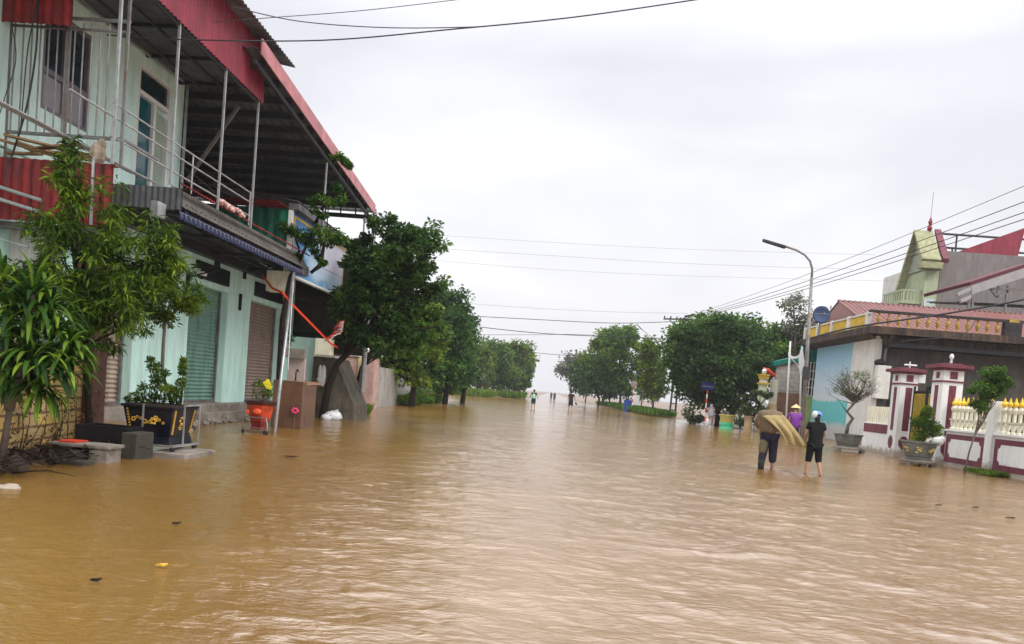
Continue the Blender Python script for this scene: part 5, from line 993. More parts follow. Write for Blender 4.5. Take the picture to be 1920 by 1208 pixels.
# bonsai frangipani in grey pot
p = Gp(1593, 848); X1, Y1 = p.x, p.y+.3
t = thing('bonsai_pot', (X1, Y1, 0), 'wide weathered grey pot on a low stand by the blue and white wall', 'planter'); pot_round(t, X1, Y1, .24, .62, .54, potgrey, 8)
MB().lathe([(.56,.10),(.68,.12),(.68,.18),(.54,.235)], (X1, Y1, 0), 8).box(X1-.6, X1-.42, Y1-.4, Y1-.2, -.1, .16).box(X1+.42, X1+.6, Y1-.4, Y1-.2, -.1, .16).build('stand', 'concrete', t)
t = thing('bonsai_tree', (X1, Y1, .78), 'crooked bonsai with fine bare twigs and few leaves, in the weathered grey pot', 'bonsai')
mb = MB(); tk = [Vector((X1-.1,Y1,.74)), Yp(1590, 798, Y1), Yp(1599, 785, Y1), Yp(1588, 772, Y1), Yp(1600, 758, Y1), Yp(1606, 745, Y1)]; mb.tube(tk, [.09,.08,.075,.06,.055,.04], 8); rg2 = random.Random(77); cl = []
mb.tube([tk[3], Yp(1580,762,Y1), Yp(1574,752,Y1)], [.03,.02,.01], 5)
ec = Yp(1600, 728, Y1)
for i in range(64):
    a = rg2.uniform(-.25, math.pi+.2); rr = rg2.uniform(.45, 1); e1 = ec+Vector((math.cos(a)*1.15*rr, rg2.uniform(-.6,.6), math.sin(a)*.95*rr-.15)); m0 = tk[4].lerp(tk[5], rg2.random()); m1 = m0.lerp(e1, .5)+Vector((rg2.uniform(-.15,.15), rg2.uniform(-.1,.1), rg2.uniform(-.1,.05)))
    mb.tube([m0, m1, e1], [.022,.012,.005], 4)
    for j in range(2): e2 = e1+Vector((rg2.uniform(-.2,.2), rg2.uniform(-.15,.15), rg2.uniform(0,.22))); mb.tube([m1.lerp(e1, .6), e2], [.008,.004], 4); cl.append((e2, .05))
mb.build('branches', 'barkg', t, smooth=True); leaves('foliage', LM['pale'], t, cl, 5, .06, .4, 0, 71); leaves('green_leaves', LM['yell'], t, [(Yp(1596+rg2.uniform(-30,34), 722+rg2.uniform(-24,20), Y1), .12) for _ in range(40)], 24, .08, .45, 0, 72)
# layered conifer bonsai in tan pot + green pot
Y2 = 50.; X2 = Yp(1402, 800, Y2).x
t = thing('cloud_pruned_tree', (X2, Y2, .1), 'cloud-pruned conifer in flat layered pads over a tan pot', 'tree'); mb = MB(); tk = [Vector((X2+.1, Y2, .6)), Yp(1415, 775, Y2), Yp(1425, 760, Y2), Yp(1415, 742, Y2)]; mb.tube(tk, [.12,.1,.09,.06], 7)
pads = [ell(1425,738,22,6,Y2,.6), ell(1400,745,14,5,Y2,.5), ell(1440,742,12,6,Y2,.5), ell(1400,768,16,8,Y2,.6), ell(1420,772,12,6,Y2,.6), ell(1395,776,12,6,Y2,.5), ell(1435,765,10,5,Y2,.4)]
for c, r_ in pads: mb.tube([tk[2], c], [.05,.02], 5)
mb.build('trunk', 'bark', t); leaves('foliage', LM['bonsai'], t, clumps_in(pads, 110, .16, 6, .2), 90, .09, .3, -.1, 61)
for i, (px, cc, lab, m1, m2) in enumerate(((1402, 50., 'tall tan clay pot under the layered conifer', mat('tan_clay', (.42,.30,.16), .6), None), (1362, 52.6, 'yellow lattice pot with a bright green foot at the road edge', mat('ochre_lattice_glaze', (.50,.42,.12), .4, .3, 12), mat('bright_green_glaze', (.08,.55,.28), .3, .15)))):
    x = Yp(px, 800, cc).x; t = thing('glazed_pot', (x, cc, 0), lab, 'pot')
    if i: MB().lathe([(.46,-.05),(.40,.1),(.44,.3),(.42,.4)], (x, cc, .02), 18).build('green_foot', m2, t); MB().lathe([(.42,.40),(.52,.85),(.58,.88),(.58,.95),(.5,.95)], (x, cc, .02), 18).build('bowl', m1, t)
    else: MB().lathe([(.3,-.05),(.28,.1),(.24,.9),(.34,.95),(.34,1.02)], (x, cc, .0), 14).build('pot', m1, t)
# red-white posts with signs
rw = mat('signal_red', (.65,.05,.04), .5, .1)
def sign_post(nm, lab, px, y, foot, top, w_=.09):
    a = Yp(px, foot, y); z1 = Yp(px, top, y).z; t = thing(nm, (a.x, y, 0), lab, 'sign'); m1 = MB(); m2 = MB(); n = 8
    for i in range(n): (m1 if i % 2 else m2).tube([(a.x, y, z1*i/n), (a.x, y, z1*(i+1)/n)], w_/2, 8)
    m1.build('red_bands', rw, t); m2.build('white_bands', 'white', t); return t, a.x, z1
t, x, z1 = sign_post('road_sign', 'dark blue street sign on a red and white post under the big dark tree', 1321, 54., 792, 730); MB().box(x-.5, x+.5, 53.9, 53.95, z1-.05, z1+.5).build('sign_plate', mat('navy_sign', (.006,.01,.06), .5), t, bevel=.01); MB().box(x-.4, x+.4, 53.89, 53.897, z1+.18, z1+.24).build('lettering', mat('dim_white', (.12,.12,.16), .5), t)
t, x, z1 = sign_post('warning_sign', 'round sign on a red and white post beside the blue barrel', 1185, 88., 766, 725, .14); MB().lathe([(.01,0),(.36,0),(.36,.04),(.01,.04)], (0,0,0), 20)
mb = MB(); n = 20; mb.prism([(x+.38*math.cos(k_*2*math.pi/n), 87.85, z1+.3+.38*math.sin(k_*2*math.pi/n)) for k_ in range(n)], (0,.05,0)); mb.build('round_plate', mat('faded_sign_back', (.30,.24,.2), .5, .2), t)
x = Yp(1177, 760, 88.5).x; tag(MB().lathe([(.45,-.1),(.5,.0),(.52,.4),(.5,.42),(.52,.9),(.5,.92),(.52,1.3),(.45,1.32)], (x, 88.5, 0), 18).build('blue_barrel', mat('blue_plastic', (.02,.07,.28), .35, .15), None, loc=(x, 88.5, 0)), 'large blue plastic barrel at the roadside under the right trees', 'barrel')
x = Yp(1191, 750, 90).x; MB_ = MB().box(x-.3, x+.5, 90, 90.3, .8, 2.0); tag(MB_.build('white_board', 'whited', None, loc=(x, 90, .8)), 'small pale board behind the red and white sign post', 'board')
t = thing('billboard', (Yp(897,740,121).x, 121, 0), 'white roadside board on two red and white posts before the far left trees', 'sign'); a = Yp(887, 712, 121); b2 = Yp(909, 699, 121)
MB().box(a.x, b2.x, 121, 121.1, a.z, b2.z).build('panel', 'white', t)
for px in (890, 903):
    x = Yp(px, 740, 121).x; m1 = MB(); m2 = MB()
    for i in range(5): (m1 if i % 2 else m2).tube([(x, 121.05, a.z*i/5), (x, 121.05, a.z*(i+1)/5)], .11, 6)
    m1.build('red_post_bands', rw, t); m2.build('white_post_bands', 'white', t)
# lattice power pole
p = Gp(1260, 783); yl = p.y; t = thing('power_pole', (p.x, yl, 0), 'ladder-like concrete power pole with crossarms rising through the big dark tree', 'power pole')
mb = MB(); top = Yp(1279, 596, yl); f0 = Vector((p.x, yl, -.2))
for s_ in (-.28, .28): mb.beam(f0+Vector((s_, 0, 0)), top+Vector((s_*.5, 0, 0)), .16, .2)
for i in range(16): c = f0.lerp(top, (i+.5)/16); k_ = .28-.14*(i+.5)/16; mb.beam(c+Vector((-k_,0,0)), c+Vector((k_,0,0)), .12, .1)
mb.build('pole', 'concreted', t); mb = MB(); mb.beam(top+Vector((-1.8,0,-.25)), top+Vector((.9,0,-.1)), .14); mb.beam(top+Vector((-1.2,0,-.3)), top+Vector((0,0,-1.4)), .08); mb.beam(top+Vector((.2,-.2,.1)), top+Vector((1.2,-.2,.35)), .3, .2); mb.build('crossarm', 'purlin', t); mb = MB()
for q in (-1.7,-1.1,-.5,.3): mb.lathe([(.05,0),(.09,.08),(.05,.14),(.08,.22)], top+Vector((q,0,-.15)), 8)
mb.build('insulators', 'purlin', t)
PT = top
# trees right --------------------------------------------------------------------------
def rtree(nm, lab, bpx, y, es, k, nc, cr, per, sz, seed, grp, droop=.3, asp=.6, bark='bark', limbs=12, shell=.35):
    E = [ell(*e_, y, e_[2]*y/FPX) for e_ in es]; c = E[0][0]; b_ = Vector((Yp(bpx, 780, y).x, y, .1)); tr_ = max(.12, E[0][1][0]*.06)
    return tree(nm, lab, 'tree', [b_-Vector((0,0,.3)), b_+Vector((.05,0,1.0)), b_.lerp(c, .55), c], [tr_, tr_*.85, tr_*.7, tr_*.4], E, nc, cr, per, sz, LM[k], bark, grp, asp, droop, seed, limbs, shell)
rtree('roadside_tree', 'huge dark spreading tree on the right with drooping skirts, over the grey-cloaked person', 1345, 57., [(1345,690,80,60),(1310,660,62,55),(1390,655,50,55),(1350,630,70,36),(1280,690,36,50),(1420,690,32,50),(1285,640,36,30),(1300,735,35,35),(1390,735,40,30),(1350,740,50,30)], 'dark', 420, .75, 85, .30, 101, 'right roadside trees', shell=.3)
rtree('roadside_tree', 'lighter green crown directly behind and above the huge dark tree', 1370, 62., [(1360,625,75,32),(1420,650,38,38),(1300,632,40,24)], 'mid', 200, .7, 85, .3, 102, 'right roadside trees')
rtree('roadside_tree', 'tall sparse tree with small leaf tufts behind the street lamp', 1500, 66., [(1488,575,24,28),(1497,552,14,14),(1480,600,20,18),(1520,585,20,22),(1545,592,22,20),(1560,615,22,28),(1500,610,30,20),(1535,625,35,24)], 'pale', 120, .55, 34, .26, 103, 'right roadside trees', limbs=26, bark='barkg', shell=.2)
rtree('roadside_tree', 'dense green tree between the sparse tree and the huge dark one', 1460, 68., [(1465,645,40,35),(1440,670,35,45),(1500,650,38,30)], 'mid', 150, .8, 80, .33, 104, 'right roadside trees')
fr_ = [
 ('yellow-green tree leaning into the gap left of the power pole', 1222, 82., [(1222,690,24,50),(1215,655,20,22),(1232,720,18,40)], 'yell'),
 ('broad dark green tree, tallest of the far right row', 1160, 98., [(1165,680,44,50),(1175,635,34,26),(1150,655,36,26),(1130,690,36,36),(1190,690,36,50)], 'mid'),
 ('feathery tree with a forked top just left of the tallest far right one', 1140, 110., [(1140,640,22,24),(1125,665,30,26),(1150,625,12,14),(1165,630,26,20)], 'yell'),
 ('dark low tree at the road edge under the far right row', 1120, 112., [(1115,715,38,26),(1095,720,26,22),(1150,725,40,22),(1195,735,30,20)], 'dark'),
 ('grey-green tree nearest the road vanishing point on the right', 1095, 135., [(1092,700,22,26),(1110,690,26,26)], 'blue'),
 ('small pale bush with white sprays at the end of the right row', 1065, 150., [(1072,684,20,22),(1060,695,14,14),(1085,676,14,12)], 'pale')]
for i, (lab, bx, y, es, k) in enumerate(fr_):
    rtree('far_tree', lab, bx, y, es, k, 150 if i < 4 else 90, .0085*y, 60 if i < 5 else 26, .0042*y, 120+i, 'far right trees', shell=.3)
fl_ = [
 ('light green tree at the near end of the far left row', 900, 122., [(900,690,26,42),(885,680,20,36),(890,650,14,14)], 'yell'),
 ('mid green tree second in the far left row', 935, 128., [(932,690,28,44),(925,660,22,20),(950,700,24,34)], 'mid'),
 ('taller bronze-green tree third in the far left row', 960, 134., [(965,685,24,42),(955,655,16,14),(975,665,18,20)], 'yell'),
 ('dark green tree at the road end of the far left row', 980, 142., [(976,690,20,46),(984,675,14,28),(980,710,14,26)], 'mid'),
 ('blue-green tree behind the far left row', 870, 150., [(900,670,40,30),(860,690,30,36)], 'blue')]
for i, (lab, bx, y, es, k) in enumerate(fl_): rtree('far_tree', lab, bx, y, es, k, 150, .0085*y, 60, .0042*y, 140+i, 'far left trees', shell=.3)
# low hedge growth along the right verge
grass('grass', 'rough green verge along the right side of the far road', [(8.5-j*.09+1, 12-j*.03, 72+j*2.2, 74.2+j*2.2, .15) for j in range(24)], 18000, .55, 9, 'mid')
t = thing('roadside_bush', (11.6, 60, .1), 'low dark bushes around the foot of the huge dark tree', 'bush')
cl = [(Yp(px, py, yy_), r_) for px, py, yy_, r_ in ((1290,775,60,.5),(1300,788,57,.4),(1312,785,58,.35),(1390,792,53,.4),(1345,780,60,.6),(1372,775,58,.7),(1415,785,54,.6),(1440,790,52,.5),(1300,760,62,.8),(1340,755,62,.9),(1380,755,60,.9))]
leaves('foliage', LM['dark'], t, cl, 330, .17, .6, .1, 160); mb = MB()
for c, r_ in cl: mb.tube([(c.x, c.y, .05), c], [.03,.012], 4)
mb.build('stems', 'bark', t)
t = thing('roadside_bush', (-8.3, 47, .1), 'small dark bush in the water at the tip of the grass bank', 'bush'); cl = [(Yp(px, py, 47), r_) for px, py, r_ in ((795,748,.35),(808,752,.2),(785,735,.4),(770,742,.35),(745,745,.3))]; leaves('foliage', LM['mid'], t, cl, 200, .14, .5, 0, 161); MB().tube([(-8.3,47,-.1),(-8.3,47,.5)], .03).build('stems', 'bark', t)
# floating leaves and twigs
for i, (px, py, l, k, lab) in enumerate(((330, 983, .07, 'bark', 'dark stick floating on the brown water, left of centre'), (302, 1062, .07, None, 'small yellow leaf floating on the brown water'), (178, 1090, .06, 'bark', 'dark green-brown leaf floating near the lower left'), (545, 857, .2, 'bark', 'dark twig floating near the leaning pole'), (1830, 952, .12, 'bark', 'dark clod drifting near the right fence'), (1760, 948, .12, 'bark', 'small dark clod drifting near the right planter'), (395, 848, .15, None, 'pale scrap floating beside the dark planter'), (1895, 972, .15, 'bark', 'dark twig drifting at the right edge of the water'))):
    p = Gp(px, py, .012); l *= .6; mb = MB(); mb.prism([p+Vector((-l, 0, 0)), p+Vector((-l*.3, -l*.22, .01)), p+Vector((l*.5, -l*.18, .0)), p+Vector((l, .02, .012)), p+Vector((l*.3, l*.25, .01)), p+Vector((-l*.5, l*.2, 0))], (0, 0, .012))
    tag(mb.build('floating_leaf' if i in (1, 2) else 'floating_debris', k or ('gold' if i == 1 else 'whited'), None, loc=p), lab, 'leaf' if i in (1, 2) else 'debris')
# ---------------------------------------------------------------- wires
wire = mat('black_cable', (.03,.03,.035), .6, .2)
def cable(lab, pts, r, nm='overhead_cable', grp=None):
    P = [Vector(p) for p in pts]; Q = []
    for i in range(len(P)-1):
        for j in range(8):
            t_ = j/8; p0 = P[max(0,i-1)]; p1 = P[i]; p2 = P[i+1]; p3 = P[min(len(P)-1,i+2)]
            Q.append(.5*((2*p1)+(p2-p0)*t_+(2*p0-5*p1+4*p2-p3)*t_*t_+(3*p1-p0-3*p2+p3)*t_**3))
    Q.append(P[-1]); tag(MB().tube(Q, r, 5).build(nm, wire, None, loc=P[0]), lab, 'cable', grp)
cable('thick black cable sweeping from the red fascia across the upper sky', [Yp(200,66,13), Yp(330,74,13), Yp(600,76,13), Yp(850,55,13.2), Yp(1080,32,13.4), Yp(1330,-4,13.6)], .012)
cable('cable crossing the upper sky and joining the thick one near its middle', [Yp(440,14,13.5), Yp(560,40,13.5), Yp(720,52,13.5), Yp(880,51,13.4), Yp(960,45,13.3)], .009)
cable('thinnest cable rising at the very top of the sky', [Yp(400,42,14), Yp(500,34,14), Yp(680,20,14), Yp(880,-3,14)], .007)
for i, (p0, p1) in enumerate((((1930,345),(1320,588)), ((1930,375),(1330,592)), ((1930,395),(1345,590)), ((1930,408),(1350,592)))):
    A = Yp(*p0, 33.); B = PT+Vector((.2+.3*i, 0, .1)); cable(('highest of the four slanting power lines at the right', 'second of the four slanting power lines at the right', 'third of the four slanting power lines at the right', 'lowest of the four slanting power lines at the right')[i], catenary(A, B, .35, 4), .02 if i else .014, 'power_line', 'slanting power lines')
for i, (q, y, r) in enumerate(((((800,440),(1040,455),(1300,468),(1640,478)), 60, .007), (((800,465),(1040,480),(1300,495),(1600,505)), 60, .008), (((800,487),(1040,506),(1300,518),(1700,528)), 60, .007), (((860,568),(1000,578),(1150,585),(1290,588)), 69, .010), (((870,592),(1000,599),(1150,606),(1270,603)), 69, .03), (((870,610),(1000,624),(1130,631),(1290,636)), 72, .035), (((870,628),(1000,628),(1100,628),(1290,640)), 74, .02), (((990,660),(1040,665),(1100,668)), 120, .04))):
    cable(('topmost faint horizontal line across the open sky', 'second faint horizontal line across the open sky', 'third faint horizontal line across the open sky', 'faint line just above the power pole crossarm height', 'line running left from the power pole crossarm', 'thicker dark line over the road between the trees', 'thin line meeting the thicker one over the road', 'lowest line close above the far road')[i], [Yp(*p, y) for p in q], r, 'power_line', 'lines across the road')
cable('thick black service cable hanging over the yellow roof balustrade', [Yp(1500,640,37), Yp(1600,614,37), Yp(1750,592,36), Yp(1870,572,35), Yp(1960,553,34)], .045)
cable('sagging grey cable in front of the dark rendered wall', [Yp(1690,640,37), Yp(1800,628,37), Yp(1830,600,37.5)], .02)
cable('thin black cable drooping past the security grille', [Yp(72,-20,12), Yp(68,90,12), Yp(50,200,12), Yp(20,300,12)], .016)
cable('tan rope hanging in front of the security grille', [Yp(75,-20,11.9), Yp(60,50,11.9), Yp(50,110,11.9), Yp(38,250,11.9)], .010, 'rope')
cable('thin cable running down across the grille to the plank pile', [Yp(5,-20,11.8), Yp(30,100,11.8), Yp(10,180,11.8), Yp(-10,240,11.8)], .008)
# ================================================================ PEOPLE
skinm = mat('skin', (.38,.21,.14), .5, .08, 6); hairm = mat('black_hair', (.012,.010,.010), .45, .3, 20)
def skin(name, V, E, m, parent, loc, scale=1, rz=0, sub=2):
    """continuous limb surface grown round joints: V = {key: (x, y, z, r)}"""
    bm = bmesh.new(); ly = bm.verts.layers.skin.verify(); vs = {}
    for i, (k, v) in enumerate(V.items()):
        q = bm.verts.new((v[0]*scale, v[1]*scale, v[2]*scale)); r = v[3]; q[ly].radius = ((r[0]*scale, r[1]*scale) if isinstance(r, tuple) else (r*scale, r*scale)); vs[k] = q
        if i == 0: q[ly].use_root = True
    for a, b_ in E: bm.edges.new((vs[a], vs[b_]))
    me = bpy.data.meshes.new(name); bm.to_mesh(me); bm.free(); me.materials.append(m if not isinstance(m, str) else M[m]); me.polygons.foreach_set('use_smooth', [True]*len(me.polygons))
    o = bpy.data.objects.new(name, me); C.objects.link(o); o.parent = parent; o.location = loc; o.rotation_euler.z = rz
    k = o.modifiers.new('skin', 'SKIN'); k.use_smooth_shade = True; s_ = o.modifiers.new('sub', 'SUBSURF'); s_.levels = sub; s_.render_levels = sub
    # freeze to plain mesh so the surface is real geometry
    dg = bpy.context.evaluated_depsgraph_get(); dg.update(); me2 = bpy.data.meshes.new_from_object(o.evaluated_get(dg)); o.modifiers.clear(); o.data = me2; me2.name = name
    return o
def chain(V, E, pre, pts, start=None):
    last = start
    for i, p in enumerate(pts):
        k = pre+str(i); V[k] = p
        if last is not None: E.append((last, k))
        last = k
    return last
def body(parent, pose, scale=1., rz=0, fingers=True, m=None):
    """pose: dict hipL/kneeL/ankL/toeL..., shL/elL/wrL..., pel, chest, neck, head"""
    P = pose; V = {}; E = []
    V['pel'] = (*P['pel'], (.15,.10)); V['waist'] = (*(Vector(P['pel']).lerp(Vector(P['chest']), .45)), (.12,.09)); V['chest'] = (*P['chest'], (.15,.10)); V['neck'] = (*P['neck'], .055)
    E += [('pel','waist'),('waist','chest'),('chest','neck')]; h = Vector(P['head']); nk = Vector(P['neck'])
    V['h0'] = (*(nk.lerp(h, .55)), .06); V['h1'] = (h.x, h.y, h.z, (.082,.095)); V['h2'] = (h.x, h.y-.005, h.z+.075, (.07,.08)); E += [('neck','h0'),('h0','h1'),('h1','h2')]
    f = P.get('face', (0, 1, 0)); f = Vector(f).normalized(); sd_ = Vector((f.y, -f.x, 0))
    V['nose'] = (*(h+f*.105+Vector((0,0,-.01))), .012); E.append(('h1','nose'))
    for s_, kk in ((1,'eR'),(-1,'eL')): V[kk] = (*(h+sd_*s_*.088+Vector((0,0,-.01))), (.012,.022)); E.append(('h1', kk))
    for s_ in 'LR':
        hip, kn, an, to = [Vector(P[k+s_]) for k in ('hip','knee','ank','toe')]
        chain(V, E, 'leg'+s_, [(*hip, .095), (*hip.lerp(kn,.5), .08), (*kn, .056), (*kn.lerp(an,.35), .058), (*an, .038), (*to, (.045,.028))], 'pel')
        sh, el, wr = [Vector(P[k+s_]) for k in ('sh','el','wr')]
        l = chain(V, E, 'arm'+s_, [(*sh, .06), (*sh.lerp(el,.5), .047), (*el, .038), (*el.lerp(wr,.4), .038), (*wr, .025)], 'chest')
        d = (wr-el).normalized(); pm = wr+d*.07; V['palm'+s_] = (*pm, (.036,.02)); E.append((l, 'palm'+s_))
        if fingers:
            sx = (1 if s_ == 'R' else -1); ax = Vector((0, 1, 0)); ax = (ax-d*ax.dot(d)).normalized()
            for i in range(4):
                o_ = ax*(-.026+.0175*i); ln = (.058,.068,.064,.050)[i]; q0 = pm+d*.02+o_; cu = Vector((-sx*.25,.15,0)); chain(V, E, 'f%s%d' % (s_, i), [(*(q0+d*.015), .0088), (*(q0+(d+cu*.3).normalized()*ln*.6), .0082), (*(q0+(d+cu).normalized()*ln), .0065)], 'palm'+s_)
            chain(V, E, 'th'+s_, [(*(wr+d*.04+ax*.035), .011), (*(wr+d*.075+ax*.052), .0085)], 'palm'+s_)
    return skin('body', V, E, m or skinm, parent, (0,0,0), scale, rz, 2 if fingers else 1)
def garment(name, parent, m, V, E, scale, rz, sub=2): return skin(name, V, E, m, parent, (0,0,0), scale, rz, sub)
def walk_pose(step=.16, lean=0., arms=((.1,-.05),(.1,.05)), elb=(0,0)):
    P = dict(pel=(0,0,.90), chest=(0,lean*.7,1.27), neck=(0,lean+.0,1.45), head=(0,lean+.03,1.56))
    P['hipL'] = (-.09,0,.86); P['hipR'] = (.09,0,.86)
    P['kneeL'] = (-.10,step*.55,.47); P['ankL'] = (-.11,step,.08); P['toeL'] = (-.12,step+.14,.02)
    P['kneeR'] = (.10,-.02,.46); P['ankR'] = (.11,-step,.09); P['toeR'] = (.12,-step+.14,.02)
    P['shL'] = (-.18,lean,1.38); P['shR'] = (.18,lean,1.38)
    P['elL'] = (-.24,lean-.02+elb[0],1.11); P['elR'] = (.24,lean-.02+elb[1],1.11)
    P['wrL'] = (-.25,lean+.06+elb[0]*2,.87); P['wrR'] = (.25,lean+.06+elb[1]*2,.87); return P
def shirt(parent, P, m, scale, rz, hem=.78, w_=.17, sleeve=.55, flare=1.0):
    V = {}; E = []; pe, ch, nk = Vector(P['pel']), Vector(P['chest']), Vector(P['neck'])
    V['a'] = (*ch, (w_*1.02,.125)); V['b'] = (*(pe.lerp(ch,.5)), (w_*.95,.12)); V['c'] = (pe.x, pe.y, pe.z, (w_*1.04*flare,.14*flare)); V['d'] = (pe.x, pe.y, hem, (w_*1.06*flare,.15*flare)); V['n'] = (*(ch.lerp(nk,.75)), .085); E = [('a','b'),('b','c'),('c','d'),('a','n')]
    for s_ in 'LR':
        sh, el = Vector(P['sh'+s_]), Vector(P['el'+s_]); V['s'+s_] = (*sh, .078); V['t'+s_] = (*sh.lerp(el, sleeve), .066); E += [('a','s'+s_),('s'+s_,'t'+s_)]
        if sleeve > .9: wr = Vector(P['wr'+s_]); V['w'+s_] = (*wr, .045); E.append(('t'+s_,'w'+s_))
    return garment('shirt', parent, m, V, E, scale, rz)
def pants(parent, P, m, scale, rz, end=.45, r=.1, name='trousers', sub=2):
    V = {'p': (*P['pel'], (.155,.125))}; E = []
    for s_ in 'LR':
        hip, kn, an = [Vector(P[k+s_]) for k in ('hip','knee','ank')]
        pts = [(*(hip-Vector((0,0,.04))), r*1.12), (*hip.lerp(kn,.5), r)]
        if end < 1: pts.append((*hip.lerp(kn, min(1, end*2)), r*.85))
        else: pts += [(*kn, r*.84), (*kn.lerp(an, (end-1)*.55), r*.78), (*kn.lerp(an, min(1., end-1)), r*.7)]
        chain(V, E, 'l'+s_, pts, 'p')
    return garment(name, parent, m, V, E, scale, rz, sub)
def hair(parent, P, scale, rz, long=False):
    h = Vector(P['head']); R = Matrix.Rotation(rz, 3, 'Z'); mb = MB(); c = parent.location+R@(h+Vector((0,-.015,.05)))*scale; mb.ball(c, (.098*scale,.11*scale,.095*scale), 14, 9)
    if long: mb.ball(parent.location+R@(h+Vector((0,-.07,-.06)))*scale, (.07*scale,.06*scale,.12*scale), 10, 7)
    return mb.build('hair', hairm, parent, smooth=True)
fab = lambda n, c, r=.85: mat(n, c, r, .18, 9, .4, 40)
# woman in black with a blue and white cap
p = Gp(1524, 891); sc = .965; p = Vector((p.x-.02, p.y, -.06)); t = thing('person', p, 'person in black top and knee-length shorts wearing a blue and white cap, wading away', 'person')
P = walk_pose(.13, .03, elb=(.10,.10)); P['kneeL'] = (-.12,.03,.47); P['ankL'] = (-.17,-.02,.1); P['toeL'] = (-.19,.1,.03); P['kneeR'] = (.13,.02,.47); P['ankR'] = (.17,-.12,.10); P['toeR'] = (.19,.02,.03)
P['elL'] = (-.24,.05,1.12); P['wrL'] = (-.19,.20,.98); P['elR'] = (.25,.06,1.12); P['wrR'] = (.17,.22,1.02)
rz = .0; body(t, P, sc, rz); shirt(t, P, fab('black_cotton', (.006,.006,.007)), sc, rz, .70, .185, .6, 1.12); pants(t, P, fab('black_knit', (.006,.006,.007)), sc, rz, 1.22, .105); hair(t, P, sc, rz, True)
capm = mat('blue_white_cap', (.12,.25,.62), .6, .1, 4); h = p+Vector(P['head'])*sc
mb = MB(); mb.ball(h+Vector((0,-.01,.075)), (.122,.13,.095), 16, 10); cp = mb.build('cap', capm, t, smooth=True); mb = MB(); mb.ball(h+Vector((-.062,-.03,.08)), (.068,.108,.09), 14, 9); mb.build('white_panel', 'white', cp, smooth=True); MB().prism([h+Vector((-.09,.1,.06)), h+Vector((.09,.1,.06)), h+Vector((.06,.2,.03)), h+Vector((-.06,.2,.03))], (0,0,.015)).build('brim', capm, cp)
MB().box(h.x-.03, h.x+.04, h.y-.148, h.y-.135, h.z+.03, h.z+.09).build('strap', 'black', cp)
# man in olive hooded raincoat with flying tarp
p = Gp(1437, 880); p = Vector((p.x, p.y, -.07)); sc = 1.13; t = thing('person', p, 'person hunched in an olive hooded raincoat blowing out behind, dark trousers', 'person')
P = walk_pose(.16, .10); P['head'] = (.03,.17,1.53); P['neck'] = (.02,.10,1.41); P['kneeL'] = (-.11,.0,.48); P['ankL'] = (-.17,-.10,.12); P['toeL'] = (-.18,.02,.04); P['kneeR'] = (.12,.05,.48); P['ankR'] = (.13,.02,.1); P['toeR'] = (.14,.15,.03); P['wrL'] = (-.2,.28,1.0); P['wrR'] = (.2,.28,1.0)
body(t, P, sc, 0); olive = fab('olive_raincoat', (.20,.16,.075), .5); pants(t, P, fab('dark_navy_trousers', (.022,.02,.035)), sc, 0, 1.75, .12)
V = {'a': (0,.06,1.27,(.21,.15)), 'b': (-.04,.02,1.05,(.22,.16)), 'c': (-.06,0,.84,(.24,.17)), 'n': (.02,.1,1.40,.12), 'h': (.03,.155,1.52,.125), 'h2': (.03,.15,1.62,.09), 'sL': (-.22,.10,1.33,.085), 'eL': (-.27,.14,1.1,.075), 'wL': (-.2,.26,1.0,.06), 'sR': (.22,.1,1.33,.085), 'eR': (.27,.14,1.1,.07), 'wR': (.2,.26,1.0,.06)}
garment('raincoat', t, fab('brown_raincoat', (.15,.105,.06), .55), V, [('a','b'),('b','c'),('a','n'),('n','h'),('h','h2'),('a','sL'),('sL','eL'),('eL','wL'),('a','sR'),('sR','eR'),('eR','wR')], sc, 0)
V = {'a': (-.10,-.02,.8,.13), 'b': (-.13,-.02,.6,.11), 'c': (-.15,-.05,.4,.09)}; garment('coat_tail', t, fab('olive_coat_tail', (.13,.11,.06), .6), V, [('a','b'),('b','c')], sc, 0, 1)
MB().tube([p+Vector((-.17,-.08,.32)), p+Vector((-.18,-.11,.05))], [.085,.075], 10).build('boot', 'rubber', t, smooth=True)
# the cape: a rippled cloth sheet, thick edge
n1, n2 = 22, 14; vs = []; A0, A1 = Vector((-.24,.06,1.28)), Vector((.24,.04,1.33)); B0, B1 = Vector((.24,-.28,.70)), Vector((.74,-.36,.66))
for j in range(n2+1):
    for i in range(n1+1):
        u, v = i/n1, j/n2; a = A0.lerp(A1, u); b_ = B0.lerp(B1, u); q = a.lerp(b_, v)+Vector((.10*math.sin(v*3.1)*(1-u), -.14-.08*math.sin(v*math.pi)-.03*math.sin(u*15+v*3)*(.35+v)-.02*math.sin(u*6-v*4), -.02*math.sin(v*math.pi)+.012*math.sin(u*7+v*5)*v)); vs.append(p+q*sc)
mb = MB(); mb.add(vs, [(j*(n1+1)+i, j*(n1+1)+i+1, (j+1)*(n1+1)+i+1, (j+1)*(n1+1)+i) for j in range(n2) for i in range(n1)]); c_ = mb.build('cape', fab('khaki_cape', (.28,.205,.085), .5), t, smooth=True); s2 = c_.modifiers.new('th', 'SOLIDIFY'); s2.thickness = .02
mb = MB(); mb.tube([vs[n2*(n1+1)+i]+Vector((0,0,.0)) for i in range(n1+1)], .018, 6); mb.build('cape_hem', fab('pale_hem', (.5,.42,.25)), t)
